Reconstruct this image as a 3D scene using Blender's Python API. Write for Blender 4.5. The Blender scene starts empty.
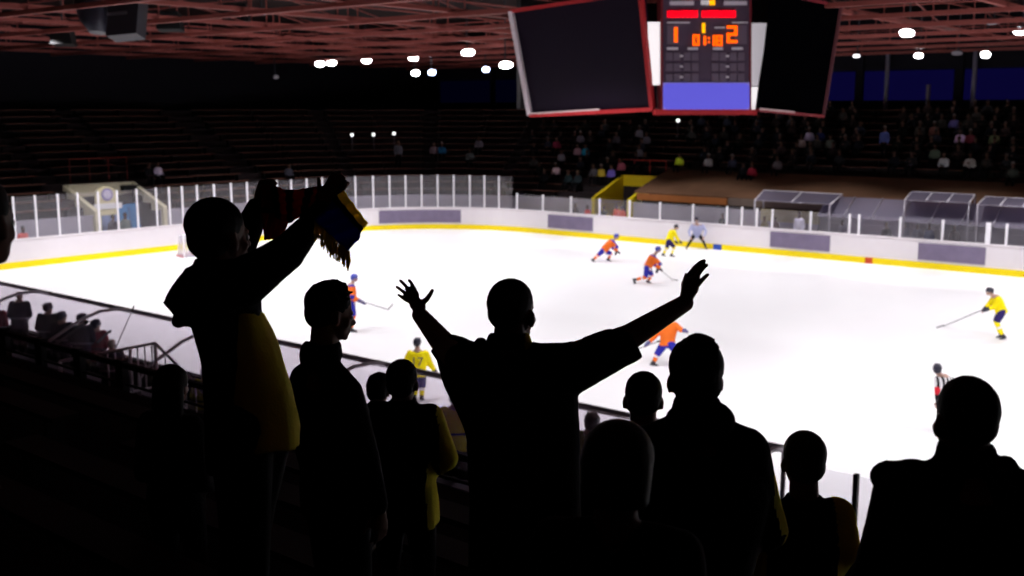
import bpy, bmesh, math, random
from mathutils import Vector as V, Matrix, noise
random.seed(7)
sc = bpy.context.scene; COL = sc.collection
PI = math.pi
# ------------------------------------------------------------------ camera
FPX = 1086.0; CH = 6.8
pitch = math.atan(178/FPX); yaw = math.radians(50.4)
CF = V((-math.cos(yaw)*math.cos(pitch), math.sin(yaw)*math.cos(pitch), -math.sin(pitch)))
CR = V((math.sin(yaw), math.cos(yaw), 0)); CU = CR.cross(CF)
CC = V((0, 0, CH))
cd = bpy.data.cameras.new('camera'); cam = bpy.data.objects.new('camera', cd); COL.objects.link(cam)
cd.sensor_width = 36; cd.lens = 36*FPX/1024; cd.clip_end = 400; cd.clip_start = 0.1
cam.matrix_world = Matrix((( CR.x, CU.x, -CF.x, CC.x), (CR.y, CU.y, -CF.y, CC.y), (CR.z, CU.z, -CF.z, CC.z), (0, 0, 0, 1)))
cd.dof.use_dof = True; cd.dof.focus_distance = 4.4; cd.dof.aperture_fstop = 3.4
sc.camera = cam
# ------------------------------------------------------------------ world, exposure
w = bpy.data.worlds.new('world'); sc.world = w; w.use_nodes = True
w.node_tree.nodes['Background'].inputs[0].default_value = (0.002, 0.002, 0.006, 1)
w.node_tree.nodes['Background'].inputs[1].default_value = 0.2
sc.view_settings.view_transform = 'Standard'; sc.view_settings.look = 'None'
sc.view_settings.exposure = 0; sc.view_settings.gamma = 1; sc.view_settings.use_curve_mapping = False
# ------------------------------------------------------------------ floodlights over the ice (light only; the visible lamps are built below)
def spot(p, tgt, power, size=110, blend=0.6, color=(1, .965, .99), rad=0.25):
    l = bpy.data.lights.new('floodlight_beam', 'SPOT'); l.energy = power; l.spot_size = math.radians(size); l.spot_blend = blend
    l.color = color; l.shadow_soft_size = rad
    o = bpy.data.objects.new('floodlight_beam', l); COL.objects.link(o); o.location = p
    o.rotation_euler = (V(tgt)-V(p)).to_track_quat('-Z', 'Y').to_euler(); return o
SPOT_POWER = 1270
for ix in range(7):
    for y in (18.0, 22.6, 39.0, 43.6):
        spot((-43+ix*8.0, y, 9.55), (-43+ix*8.0, y+(30-y)*.22, 0), SPOT_POWER, 118, .5)
for x in (-42.5, -36.5, -30.5, -6, 0, 6):
    spot((x, 30.5, 9.55), (x, 30.5, 0), SPOT_POWER, 118, .5)
# lamps over the boards whose light spills onto the lowest rows of the far and end stands
for ix in range(7): spot((-35+ix*6.5, 45.0, 9.55), (-35+ix*6.5, 47.6, 0), 1500, 74, .45)
for iy in range(3): spot((-44.0, 21+iy*8, 9.55), (-46.6, 21+iy*8, 0), 850, 74, .45)
spot((-41.5, 42.5, 9.55), (-43.4, 44.4, 0), 900, 74, .45)
# ------------------------------------------------------------------ helpers: pixels of the photograph to points in the place
def ray(x, y): return CF*FPX + CR*(x-512) - CU*(y-288)
def P(x, y, d): r = ray(x, y); return CC + r*(d/FPX)
def on_z(x, y, z): r = ray(x, y); return CC + r*((z-CH)/r.z)
def on_y(x, y, Y): r = ray(x, y); return CC + r*(Y/r.y)
def on_x(x, y, X): r = ray(x, y); return CC + r*(X/r.x)
def on_plane(x, y, p, n): r = ray(x, y); return CC + r*((V(p)-CC).dot(n)/r.dot(n))
def depth_of(p): return (V(p)-CC).dot(CF)
def row_depth(x, y, Y): r = ray(x, y); return Y/r.y*FPX
# ------------------------------------------------------------------ materials
MC = {}
def mat(name, col, rough=.7, metal=0, spec=.3, var=0.0, vs=6.0, emit=None, es=1.0, alpha=1.0, bump=0.0, bs=30):
    if name in MC: return MC[name]
    m = bpy.data.materials.new(name); m.use_nodes = True; nt = m.node_tree
    b = nt.nodes['Principled BSDF']
    b.inputs['Base Color'].default_value = (*col, 1); b.inputs['Roughness'].default_value = rough
    b.inputs['Metallic'].default_value = metal; b.inputs['Specular IOR Level'].default_value = spec
    if var or bump:
        tc = nt.nodes.new('ShaderNodeTexCoord'); n = nt.nodes.new('ShaderNodeTexNoise'); n.inputs['Scale'].default_value = vs
        n.inputs['Detail'].default_value = 5
        nt.links.new(tc.outputs['Object'], n.inputs['Vector'])
    if var:
        mx = nt.nodes.new('ShaderNodeMix'); mx.data_type = 'RGBA'
        mx.inputs[6].default_value = (*[c*(1-var) for c in col], 1); mx.inputs[7].default_value = (*[min(1, c*(1+var)) for c in col], 1)
        nt.links.new(n.outputs['Fac'], mx.inputs[0]); nt.links.new(mx.outputs[2], b.inputs['Base Color'])
    if bump:
        n2 = nt.nodes.new('ShaderNodeTexNoise'); n2.inputs['Scale'].default_value = bs; nt.links.new(tc.outputs['Object'], n2.inputs['Vector'])
        bp = nt.nodes.new('ShaderNodeBump'); bp.inputs['Strength'].default_value = bump; bp.inputs['Distance'].default_value = .02
        nt.links.new(n2.outputs['Fac'], bp.inputs['Height']); nt.links.new(bp.outputs['Normal'], b.inputs['Normal'])
    if emit: b.inputs['Emission Color'].default_value = (*emit, 1); b.inputs['Emission Strength'].default_value = es
    b.inputs['Alpha'].default_value = alpha
    MC[name] = m; return m
def glassmat(name, tint, veil=.1, gloss=.06, vcol=(.8, .78, .85)):
    m = bpy.data.materials.new(name); m.use_nodes = True; nt = m.node_tree; nt.nodes.remove(nt.nodes['Principled BSDF'])
    out = nt.nodes['Material Output']
    t = nt.nodes.new('ShaderNodeBsdfTransparent'); t.inputs[0].default_value = (*tint, 1)
    d = nt.nodes.new('ShaderNodeBsdfDiffuse'); d.inputs[0].default_value = (*vcol, 1)
    tl = nt.nodes.new('ShaderNodeBsdfTranslucent'); tl.inputs[0].default_value = (*vcol, 1)
    g = nt.nodes.new('ShaderNodeBsdfGlossy'); g.inputs['Roughness'].default_value = .15
    a0 = nt.nodes.new('ShaderNodeMixShader'); a0.inputs[0].default_value = .35
    nt.links.new(d.outputs[0], a0.inputs[1]); nt.links.new(tl.outputs[0], a0.inputs[2])
    a = nt.nodes.new('ShaderNodeMixShader'); a.inputs[0].default_value = veil
    b = nt.nodes.new('ShaderNodeMixShader'); b.inputs[0].default_value = gloss
    nt.links.new(t.outputs[0], a.inputs[1]); nt.links.new(a0.outputs[0], a.inputs[2])
    nt.links.new(a.outputs[0], b.inputs[1]); nt.links.new(g.outputs[0], b.inputs[2]); nt.links.new(b.outputs[0], out.inputs[0])
    return m
M_ice = mat('ice', (.93, .925, .95), .35, 0, .4, .015, .6)
M_board = mat('board_white', (.80, .755, .79), .5, 0, .3, .05, 1.2)
M_yellow = mat('kick_yellow', (.95, .74, .0), .5, 0, .3, .03, 3)
M_wpost = mat('white_metal', (.9, .88, .93), .4, .0)
M_ad = mat('grey_violet_banner', (.20, .165, .26), .6, 0, .3, .25, 2.5)
M_glass = glassmat('rink_glass', (.96, .95, .97), .05, .03)
M_plexi = glassmat('canopy_plexi', (.93, .90, .95), .12, .05, (.75, .68, .8))
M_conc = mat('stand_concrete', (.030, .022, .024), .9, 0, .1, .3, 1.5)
M_lwall = mat('lavender_concrete_wall', (.36, .34, .40), .9, 0, .1, .25, 1.3)
M_bench = mat('bench_wood', (.115, .047, .032), .7, 0, .2, .35, 3)
M_dark = mat('dark_wall', (.012, .011, .016), .9, 0, .1)
M_black = mat('black_paint', (.006, .006, .007), .6, 0, .2)
M_truss = mat('truss_red_steel', (.27, .068, .058), .55, .0, .3, .3, .7)
M_deck = mat('roof_deck', (.02, .012, .012), .9, 0, .1)
M_rail = mat('red_rail', (.35, .03, .02), .5)
M_brown = mat('brown_cover', (.16, .085, .05), .9, 0, .1, .3, .9)
M_orange_w = mat('orange_wood', (.34, .12, .035), .7, 0, .2, .2, 2)
M_vyel = mat('tunnel_yellow', (.80, .62, .01), .6, 0, .3, .08, 2)
M_cream = mat('tunnel_cream', (.72, .66, .42), .7, 0, .2, .1, 2)
M_greyst = mat('grey_steel', (.35, .33, .38), .4, .5)
M_tube = mat('canopy_tube', (.55, .48, .55), .35, .1)
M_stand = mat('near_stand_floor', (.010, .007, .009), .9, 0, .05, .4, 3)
# ------------------------------------------------------------------ object helpers
def link(o): COL.objects.link(o); return o
def tagp(o, label=None, cat=None, group=None, kind=None):
    if label: o['label'] = label
    if cat: o['category'] = cat
    if group: o['group'] = group
    if kind: o['kind'] = kind
    return o
def empty(name, loc, label, cat, group=None):
    o = bpy.data.objects.new(name, None); o.location = loc; o.empty_display_size = .2; link(o)
    return tagp(o, label, cat, group)
def meshobj(name, me, m=None, parent=None):
    o = bpy.data.objects.new(name, me); link(o)
    if m is not None:
        for x in (m if isinstance(m, (list, tuple)) else [m]): me.materials.append(x)
    if parent is not None:
        o.parent = parent; o.location = -parent.location if parent.type == 'EMPTY' else V((0, 0, 0))          # mesh data stay in world coordinates; parent empties are never rotated at build time
    return o
class MB:
    """collects closed shapes given in world coordinates"""
    def __init__(s): s.bm = bmesh.new(); s.mi = 0
    def _f(s, vs, smooth=False):
        try: f = s.bm.faces.new(vs)
        except ValueError: return
        f.material_index = s.mi; f.smooth = smooth
    def hexa(s, p):      # 8 points: 4 bottom, 4 top
        v = [s.bm.verts.new(V(q)) for q in p]
        for a in ((0, 3, 2, 1), (4, 5, 6, 7), (0, 1, 5, 4), (1, 2, 6, 5), (2, 3, 7, 6), (3, 0, 4, 7)): s._f([v[i] for i in a])
        return s
    def box(s, a, b):
        x0, y0, z0 = a; x1, y1, z1 = b
        return s.hexa([(x0, y0, z0), (x1, y0, z0), (x1, y1, z0), (x0, y1, z0), (x0, y0, z1), (x1, y0, z1), (x1, y1, z1), (x0, y1, z1)])
    def slab(s, quad, t):     # quad of points extruded by vector t
        q = [V(p) for p in quad]; t = V(t)
        return s.hexa([*q, *[p+t for p in q]])
    def bar(s, a, b, wd, ht=None, up=(0, 0, 1)):
        a = V(a); b = V(b); ht = ht or wd; d = (b-a).normalized(); u = V(up)
        if abs(d.dot(u)) > .98: u = V((0, 1, 0))
        r = d.cross(u).normalized(); u = r.cross(d)
        r = r*wd/2; u = u*ht/2
        return s.hexa([a-r-u, a+r-u, b+r-u, b-r-u, a-r+u, a+r+u, b+r+u, b-r+u])
    def tube(s, pts, rad, n=8):
        pts = [V(p) for p in pts]
        if not isinstance(rad, (list, tuple)): rad = [rad]*len(pts)
        rings = []; ref = None
        for i, p in enumerate(pts):
            d = (pts[min(i+1, len(pts)-1)]-pts[max(i-1, 0)]).normalized()
            if ref is None: ref = V((0, 0, 1)) if abs(d.z) < .9 else V((1, 0, 0))
            a = d.cross(ref).normalized(); b = a.cross(d).normalized(); ref = -b if False else b
            rings.append([s.bm.verts.new(p+a*math.cos(2*PI*k/n)*rad[i]+b*math.sin(2*PI*k/n)*rad[i]) for k in range(n)])
        for i in range(len(rings)-1):
            for k in range(n): s._f([rings[i][k], rings[i][(k+1) % n], rings[i+1][(k+1) % n], rings[i+1][k]], True)
        s._f(rings[0][::-1]); s._f(rings[-1]); return s
    def ball(s, c, r, n=10, R=None):
        if not isinstance(r, (tuple, list)): r = (r, r, r)
        c = V(c); rings = []
        for i in range(1, n):
            th = PI*i/n; row = []
            for k in range(2*n):
                ph = PI*k/n; p = V((r[0]*math.sin(th)*math.cos(ph), r[1]*math.sin(th)*math.sin(ph), r[2]*math.cos(th)))
                if R is not None: p = R @ p
                row.append(s.bm.verts.new(c+p))
            rings.append(row)
        def q(z):
            p = V((0, 0, z*r[2])); return s.bm.verts.new(c+(R @ p if R is not None else p))
        t = q(1); b = q(-1); m = 2*n
        for k in range(m):
            s._f([t, rings[0][k], rings[0][(k+1) % m]], True); s._f([b, rings[-1][(k+1) % m], rings[-1][k]], True)
            for i in range(len(rings)-1): s._f([rings[i][k], rings[i+1][k], rings[i+1][(k+1) % m], rings[i][(k+1) % m]], True)
        return s
    def cyl(s, a, b, r, n=16, r2=None):
        return s.tube([a, b], [r, r if r2 is None else r2], n)
    def cap(s, a, b, ra, rb, n=10):   # tapered capsule
        a = V(a); b = V(b); s.ball(a, ra, max(5, n//2+1)); s.ball(b, rb, max(5, n//2+1)); s.tube([a, b], [ra, rb], n); return s
    def loft(s, rings, n=20, pw=2.3):  # (centre, half width vector, half depth vector)
        out = []
        for c, A, B in rings:
            row = []
            for k in range(n):
                t = 2*PI*k/n; ct, st = math.cos(t), math.sin(t)
                row.append(s.bm.verts.new(V(c)+V(A)*math.copysign(abs(ct)**(2/pw), ct)+V(B)*math.copysign(abs(st)**(2/pw), st)))
            out.append(row)
        for i in range(len(out)-1):
            for k in range(n): s._f([out[i][k], out[i][(k+1) % n], out[i+1][(k+1) % n], out[i+1][k]], True)
        s._f(out[0][::-1]); s._f(out[-1]); return s
    def mesh(s, name):
        bmesh.ops.recalc_face_normals(s.bm, faces=s.bm.faces)
        me = bpy.data.meshes.new(name); s.bm.to_mesh(me); s.bm.free(); return me
    def obj(s, name, m, parent=None, **kw):
        o = meshobj(name, s.mesh(name), m, parent); tagp(o, **kw); return o
    def skin(s, name, m, parent=None, voxel=.01, smooth=4, folds=0, fscale=9, paint=None, **kw):
        """fuse everything collected so far into one continuous surface"""
        me = s.mesh(name+'_raw'); t = bpy.data.objects.new('raw', me); link(t)
        r = t.modifiers.new('r', 'REMESH'); r.mode = 'VOXEL'; r.voxel_size = voxel
        if smooth:
            q = t.modifiers.new('s', 'SMOOTH'); q.iterations = smooth; q.factor = .5
        dg = bpy.context.evaluated_depsgraph_get(); ev = t.evaluated_get(dg)
        out = bpy.data.meshes.new_from_object(ev); out.name = name
        bpy.data.objects.remove(t); bpy.data.meshes.remove(me)
        out.materials.clear()
        if folds:
            nr = [v.normal.copy() for v in out.vertices]
            for v, n_ in zip(out.vertices, nr):
                c = v.co*fscale
                f = noise.noise(V((c.x, c.y, c.z*.55)))*.7+noise.noise(V((c.x, c.y, c.z))*2.3)*.3
                v.co += n_*f*folds
        for p in out.polygons: p.use_smooth = True
        o = meshobj(name, out, m, parent); tagp(o, **kw)
        if paint:
            for p in out.polygons: p.material_index = paint(p.center, p.normal)
        return o
def struct(name, mb, m): o = mb.obj(name, m); o['kind'] = 'structure'; return o
def copy_tree(o):
    c = o.copy(); COL.objects.link(c)
    for ch in [x for x in bpy.data.objects if x.parent == o]:
        k = ch.copy(); COL.objects.link(k); k.parent = c
        for g in [x for x in bpy.data.objects if x.parent == ch]:
            q = g.copy(); COL.objects.link(q); q.parent = k
    return c

ONES = 'first second third fourth fifth sixth seventh eighth ninth tenth eleventh twelfth thirteenth fourteenth fifteenth sixteenth seventeenth eighteenth nineteenth twentieth'.split()
def nth(i):
    if i < 20: return ONES[i]
    t = {2: 'twenty', 3: 'thirty', 4: 'forty', 5: 'fifty', 6: 'sixty'}[(i+1)//10]; q = (i+1) % 10
    return {'twenty': 'twentieth', 'thirty': 'thirtieth', 'forty': 'fortieth', 'fifty': 'fiftieth', 'sixty': 'sixtieth'}[t] if q == 0 else t+'-'+ONES[q-1]
# =================================================================== RINK
XE, YF, YN, RC, XR = -46.26, 47.25, 12.9, 8.5, 12.0
def perimeter(off=0.0, near=True, nseg=14, y_end=None):
    """points and outward normals from the far right corner, along the far side, round the end, back along the near side"""
    pts = [(V((XR, YF+off, 0)), V((0, 1, 0)))]
    c1 = V((XE+RC, YF-RC, 0))
    n = 12
    for i in range(1, n): pts.append((V((XR+(XE+RC-XR)*i/n, YF+off, 0)), V((0, 1, 0))))
    for i in range(nseg+1):
        a = PI/2+PI/2*i/nseg; nrm = V((math.cos(a), math.sin(a), 0)); pts.append((c1+nrm*(RC+off), nrm))
    if y_end is not None:
        for i in range(1, 4): pts.append((V((XE-off, (YF-RC)+(y_end-(YF-RC))*i/3, 0)), V((-1, 0, 0))))
        return pts
    c2 = V((XE+RC, YN+RC, 0))
    for i in range(nseg+1):
        a = PI+PI/2*i/nseg; nrm = V((math.cos(a), math.sin(a), 0)); pts.append((c2+nrm*(RC+off), nrm))
    for i in range(1, 7): pts.append((V((XE+RC+(XR-XE-RC)*i/6, YN-off, 0)), V((0, -1, 0))))
    return pts
def sweep(prof, y_end=None, rng=None):
    """closed profile [(offset, z)] swept along the perimeter"""
    mb = MB(); base = perimeter(0, y_end=y_end)
    if rng: base = base[rng[0]:rng[1]]
    rings = [[mb.bm.verts.new(V((p.x+n.x*o, p.y+n.y*o, z))) for o, z in prof] for p, n in base]
    k = len(prof)
    for i in range(len(rings)-1):
        for j in range(k): mb._f([rings[i][j], rings[i][(j+1) % k], rings[i+1][(j+1) % k], rings[i+1][j]])
    mb._f(rings[0]); mb._f(rings[-1][::-1]); return mb
# arena floor and ice
struct('floor', MB().box((-62.5, -9, -.25), (18, 63.5, -.03)), mat('arena_floor', (.10, .095, .11), .8, 0, .2, .2, 1))
ice = MB(); pr = perimeter(-.0); vs = [ice.bm.verts.new(V((p.x, p.y, 0.0))) for p, n in pr]
ice._f(vs[::-1]); o = struct('floor_ice', ice, M_ice)
o.modifiers.new('thick', 'SOLIDIFY').thickness = .03
# markings frozen in the ice
def strip(name, x0, x1, y0, y1, col, label, z=.002, var=.1):
    MB().box((x0, y0, z), (x1, y1, z+.002)).obj(name, mat('paint_'+name+'%d' % len(MC), col, .5, 0, .3, var, 3), None, kind='structure')
XC = -18.3
strip('floor_centre_line', XC-.10, XC+.18, YN+.2, YF-.05, (.86, .82, .88), '')
strip('floor_blue_line', -28.6, -28.35, YN+.2, YF-.05, (.86, .86, .91), '')
strip('floor_blue_line', -8.1, -7.85, YN+.2, YF-.05, (.86, .86, .91), '')
strip('floor_goal_line', -42.3, -42.25, 16.5, YF-4, (.90, .70, .72), '')
# boards
struct('wall_boards', sweep([(0, .30), (0, 1.22), (-.03, 1.24), (-.03, 1.29), (.14, 1.29), (.14, -.02), (.02, -.02), (.02, .3)]), M_board)
struct('trim_kickplate', sweep([(-.025, 0.0), (-.025, .30), (.018, .30), (.018, 0.0)]), M_yellow)
MB().box((XC-.24, YF-.05, 0), (XC+.10, YF-.03, .30)).obj('trim_centre_mark', mat('mark_red', (.6, .07, .02), .5), kind='structure')
MB().box((-26.2, YF-.05, 0), (-25.75, YF-.03, .30)).obj('trim_blue_mark', mat('mark_blue', (.03, .09, .45), .5), kind='structure')
# advertising banners on the boards
def on_board(x, y, off=-.0):
    """where a view ray meets the board line (vertical cylinder / planes)"""
    r = ray(x, y); best = None
    t = (YF-off)/r.y; p = CC+r*t
    if p.x > XE+RC: return p, V((0, 1, 0))
    c = V((XE+RC, YF-RC)); R0 = RC-off; d = V((r.x, r.y)); oc = V((0, 0))-c
    A = d.dot(d); B = 2*oc.dot(d); Cc = oc.dot(oc)-R0*R0; D = B*B-4*A*Cc
    if D > 0:
        t = (-B+math.sqrt(D))/(2*A); p = CC+r*t
        if p.x <= XE+RC+.01 and p.y >= YF-RC-.01:
            n = V((p.x-c.x, p.y-c.y, 0)).normalized(); return p, n
    t = (XE+off)/r.x; return CC+r*t, V((-1, 0, 0))
def banner(x0, x1, label):
    mb = MB(); n = 12; A = []
    for i in range(n+1):
        x = x0+(x1-x0)*i/n; p, nn = on_board(x, 222, .0); A.append((V((p.x, p.y, 0)), nn))
    for i in range(n):
        (a, na), (b, nb) = A[i], A[i+1]
        mb.hexa([a-na*.025+V((0, 0, .40)), b-nb*.025+V((0, 0, .40)), b-nb*.004+V((0, 0, .40)), a-na*.004+V((0, 0, .40)),
                 a-na*.025+V((0, 0, 1.13)), b-nb*.025+V((0, 0, 1.13)), b-nb*.004+V((0, 0, 1.13)), a-na*.004+V((0, 0, 1.13))])
    return mb.obj('advertising_banner', M_ad, None, label=label, cat='banner', group='grey banners on the rink boards')
banner(379, 461, 'longest grey violet banner on the boards round the far left corner, below the tall glass')
banner(548, 593, 'short grey violet banner on the far boards left of the yellow tunnel')
banner(771, 831, 'grey violet banner on the far boards between the linesman and the red centre mark')
banner(920, 988, 'grey violet banner on the far boards above the yellow player at the right')
# glass above the boards: one panel per white post
tall = [14, 36, 58.7, 78.6, 99, 118, 137.7, 157, 170, 183, 198, 215, 232, 248, 264.6, 278, 292, 307.5, 323, 340, 356, 373.6, 390, 406, 422, 438, 454, 470, 484.5, 499, 513]
low = [517, 543, 571, 599.6, 629.5, 660, 693, 727, 742, 757, 772.5, 811, 850, 859.6, 901, 943.7, 989.5, 1008, 1040, 1075, 1110]
def glasspanel(xa, xb, top, label, group, wp=.075):
    a, na = on_board(xa, 215, -.06); b, nb = on_board(xb, 215, -.06)
    a.z = b.z = 0
    e = empty('glass_panel', (a.x, a.y, 1.29), label, 'glass panel', group)
    t = (b-a).normalized(); nn = V((0, 0, 1)).cross(t)
    MB().hexa([a+V((0, 0, 1.29))-na*.03-t*wp/2, a+V((0, 0, 1.29))-na*.03+t*wp/2, a+V((0, 0, 1.29))+na*.03+t*wp/2, a+V((0, 0, 1.29))+na*.03-t*wp/2,
               a+V((0, 0, top))-na*.03-t*wp/2, a+V((0, 0, top))-na*.03+t*wp/2, a+V((0, 0, top))+na*.03+t*wp/2, a+V((0, 0, top))+na*.03-t*wp/2]).obj('post', M_wpost, e)
    p0 = a+t*wp/2; p1 = b-t*wp/2
    MB().slab([p0+V((0, 0, 1.30)), p1+V((0, 0, 1.30)), p1+V((0, 0, top-.03)), p0+V((0, 0, top-.03))], nn*.012).obj('pane', M_glass, e)
for i in range(len(tall)-1):
    x = tall[i]
    if x < 250: l, g = 'tall clear glass panel with white post on the end boards', 'tall glass panels on the end boards'
    elif x < 373: l, g = 'tall clear glass panel with white post behind the raised scarf', 'tall glass panels behind the scarf'
    else: l, g = 'tall clear glass panel with white post on the curved corner boards', 'tall glass panels on the corner boards'
    glasspanel(tall[i], tall[i+1], 3.13, 'tall clear glass panel with white left post, %s from the left edge of the photo' % nth(i), g)
for i in range(len(low)-1):
    x = low[i]
    if x < 640: l, g = 'low glass panel with white post in front of the yellow tunnel and the seats beside it', 'low glass panels by the yellow tunnel'
    elif x < 760: l, g = 'low glass panel with white post behind the linesman', 'low glass panels behind the linesman'
    else: l, g = 'low glass panel with white post in front of the penalty boxes', 'low glass panels before the penalty boxes'
    glasspanel(low[i], low[i+1], 2.18, 'low clear glass panel with white left post, %s right of the tall glass' % nth(i), g, .10 if x != 989.5 else .2)
# near side: glass without canopy, right part
for k, xa in enumerate((-5.0, -3.75, -2.5, -1.25)):
    e = empty('glass_panel', (xa, YN-.07, 1.29), ['clear glass panel left of the dark post beside the child in the yellow sleeves', 'clear glass panel right of the dark post, left of the broad man at the right', 'clear glass panel behind the broad man at the right', 'clear glass panel right of the broad man'][k], 'glass panel')
    MB().box((xa-(1.25 if k else .9)+.035, YN-.085, 1.29), (xa-.03, YN-.07, 2.27)).obj('pane', M_glass, e)
    MB().box((xa-.03, YN-.11, 1.29), (xa+.03, YN-.04, 2.29)).obj('post', M_black, e)
struct('trim_board_cap', MB().box((-44, YN-.16, 1.29), (4, YN+.02, 1.33)), M_black)
struct('wall_barrier_back', MB().box((-44, YN-.22, 0), (4, YN-.15, 1.25)), M_black)

# =================================================================== FAR AND END STANDS
O0, Z0, RUN, RISE, NT = 2.9, 1.72, .75, .36, 14
struct('wall_stand_front', sweep([(O0-.12, -.03), (O0-.12, Z0+.06), (O0, Z0+.06), (O0, -.03)], y_end=9), M_lwall)
prof = [(O0, 0.0), (O0, Z0)]
for i in range(NT):
    prof += [(O0+i*RUN, Z0+i*RISE), (O0+(i+1)*RUN, Z0+i*RISE)] if i else [(O0+RUN, Z0)]
prof += [(O0+NT*RUN, Z0+NT*RISE), (O0+NT*RUN+1.0, Z0+NT*RISE), (O0+NT*RUN+1.0, 0.0)]
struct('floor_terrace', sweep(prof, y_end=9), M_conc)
OB = O0+NT*RUN+1.0
struct('wall_far', MB().box((-62.5, YF+OB+.6, -.25), (18, YF+OB+.9, 12.3)), M_dark)
struct('wall_end', MB().box((XE-OB-.9, -9, -.25), (XE-OB-.6, 63.5, 12.3)), M_dark)
struct('wall_right', MB().box((17.7, -9, -.25), (18, 63.5, 12.3)), M_dark)
struct('wall_near', MB().box((-62.5, -9.3, -.25), (18, -9, 12.3)), M_dark)
struct('ceiling', MB().box((-62.5, -9.3, 12.2), (18, 63.5, 12.4)), M_deck)
def tier(i): return O0+i*RUN, Z0+i*RISE
# tunnels cut the stand: spans to keep free of benches
YT = (-37.3, -31.6)      # yellow tunnel in X on the far side
CT = (23.6, 29.6)        # cream tunnel in Y on the end side
COVER = (-31.4, 12)      # brown cover over the lowest rows
def bench_mesh(a, b, nrm):
    mb = MB(); t = (b-a).normalized()
    for off in (.0, .17):
        mb.slab([a+nrm*off+V((0, 0, .38)), b+nrm*off+V((0, 0, .38)), b+nrm*(off+.14)+V((0, 0, .38)), a+nrm*(off+.14)+V((0, 0, .38))], (0, 0, .045))
    return mb, t
def bench(a, b, nrm, z, label, group):
    a = V((a.x, a.y, z)); b = V((b.x, b.y, z))
    e = empty('bench', (a+b)/2, label, 'bench', group)
    mb, t = bench_mesh(a, b, nrm); mb.obj('seat', M_bench, e)
    L = (b-a).length; n = max(2, int(L/2.2)+1); mb = MB()
    for k in range(n):
        c = a+t*(.15+(L-.3)*k/(n-1))
        mb.slab([c+V((0, 0, .0)), c+nrm*.3, c+nrm*.3+V((0, 0, .38)), c+V((0, 0, .38))], t*.05)
    mb.slab([a+nrm*.13+V((0, 0, .30)), b+nrm*.13+V((0, 0, .30)), b+nrm*.17+V((0, 0, .30)), a+nrm*.17+V((0, 0, .30))], (0, 0, .078))
    mb.obj('frame', M_black, e)
xs_far = [11.5, 5.5, -.5, -1.7, -8.5, -15.5, -16.7, -23.5, -30.5, -31.7, -37.5]
for i in range(NT):
    off, z = tier(i); yy = YF+off+.32
    segs = []
    for j in range(len(xs_far)-1):
        b_, a_ = xs_far[j], xs_far[j+1]
        if b_-a_ < 1.5: continue
        if i < 5 and a_ > COVER[0]-.5 : continue
        if i < 4 and a_ < YT[1] and b_ > YT[0]: continue
        segs.append((a_, b_))
    for a_, b_ in segs:
        if a_ > -1: sec = 'far stand right edge'
        elif a_ > -16: sec = 'right of the scoreboard'
        elif a_ > -31: sec = 'under the scoreboard'
        else: sec = 'above the yellow tunnel'
        bench(V((a_, yy, 0)), V((b_, yy, 0)), V((0, 1, 0)), z, 'brown plank bench '+sec+', %s row up, %s segment from right' % (nth(i), nth(xs_far.index(b_))), 'benches '+sec)
    # corner block
    cx, cy = XE+RC, YF-RC; rr = RC+off+.32
    hk = 0
    for a0, a1 in ((93, 111), (113.5, 131.5), (134, 152), (154.5, 176)):
        for (q0, q1) in ((a0, (a0+a1)/2), ((a0+a1)/2, a1)):
            A = V((cx+rr*math.cos(math.radians(q0)), cy+rr*math.sin(math.radians(q0)), 0)); B = V((cx+rr*math.cos(math.radians(q1)), cy+rr*math.sin(math.radians(q1)), 0))
            t = (B-A).normalized(); nn = V((-t.y, t.x, 0)); nn = nn if nn.dot(A-V((cx, cy, 0))) > 0 else -nn
            sec = 'in the curved corner of the far stand'
            bench(A, B, nn, z, 'brown plank bench in the corner stand, %s row up, %s segment from right' % (nth(i), nth(hk)), 'benches '+sec); hk += 1
    for (y1, y0) in ((38.2, 32.4), (31.3, 27.6), (26.6, 12)):
        if i < 4 and y1 == 31.3: continue
        sec = {38.2: 'in the end stand right of the cream tunnel', 31.3: 'in the end stand above the cream tunnel', 26.6: 'at the left edge of the end stand'}[y1]
        xx = XE-off-.32
        bench(V((xx, y1, 0)), V((xx, y0, 0)), V((-1, 0, 0)), z, 'plank bench '+sec+', %s row up' % nth(i), 'benches '+sec)

# yellow tunnel mouth
def tunnel(mapf, u0, u1, mw, name, label, inner):
    """mapf(u, off, z): u along the stand, off outward from the boards"""
    e = empty(name, mapf((u0+u1)/2, O0, 0), label, 'tunnel entrance')
    f0, f1 = O0-.35, O0+2.6
    zt0, zt1 = 1.95, 3.10
    for u, s in ((u0, 1), (u1, -1)):
        w_ = .22*s
        MB().hexa([mapf(u, f0, -.02), mapf(u+w_, f0, -.02), mapf(u+w_, f1, -.02), mapf(u, f1, -.02),
                   mapf(u, f0, zt0), mapf(u+w_, f0, zt0), mapf(u+w_, f1, zt1), mapf(u, f1, zt1)]).obj('side_wall', mw, e)
    MB().hexa([mapf(u0, f1-.1, 2.48), mapf(u1, f1-.1, 2.48), mapf(u1, f1+.2, 2.48), mapf(u0, f1+.2, 2.48),
               mapf(u0, f1-.15, 3.10), mapf(u1, f1-.15, 3.10), mapf(u1, f1+.2, 3.10), mapf(u0, f1+.2, 3.10)]).obj('lintel', mw, e)
    MB().hexa([mapf(u0+.22, f1+.05, 0), mapf(u1-.22, f1+.05, 0), mapf(u1-.22, f1+.15, 0), mapf(u0+.22, f1+.15, 0),
               mapf(u0+.22, f1+.05, 2.55), mapf(u1-.22, f1+.05, 2.55), mapf(u1-.22, f1+.15, 2.55), mapf(u0+.22, f1+.15, 2.55)]).obj('back_wall', inner, e)
    return e
mf_far = lambda u, off, z: V((u, YF+off, z))
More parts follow.
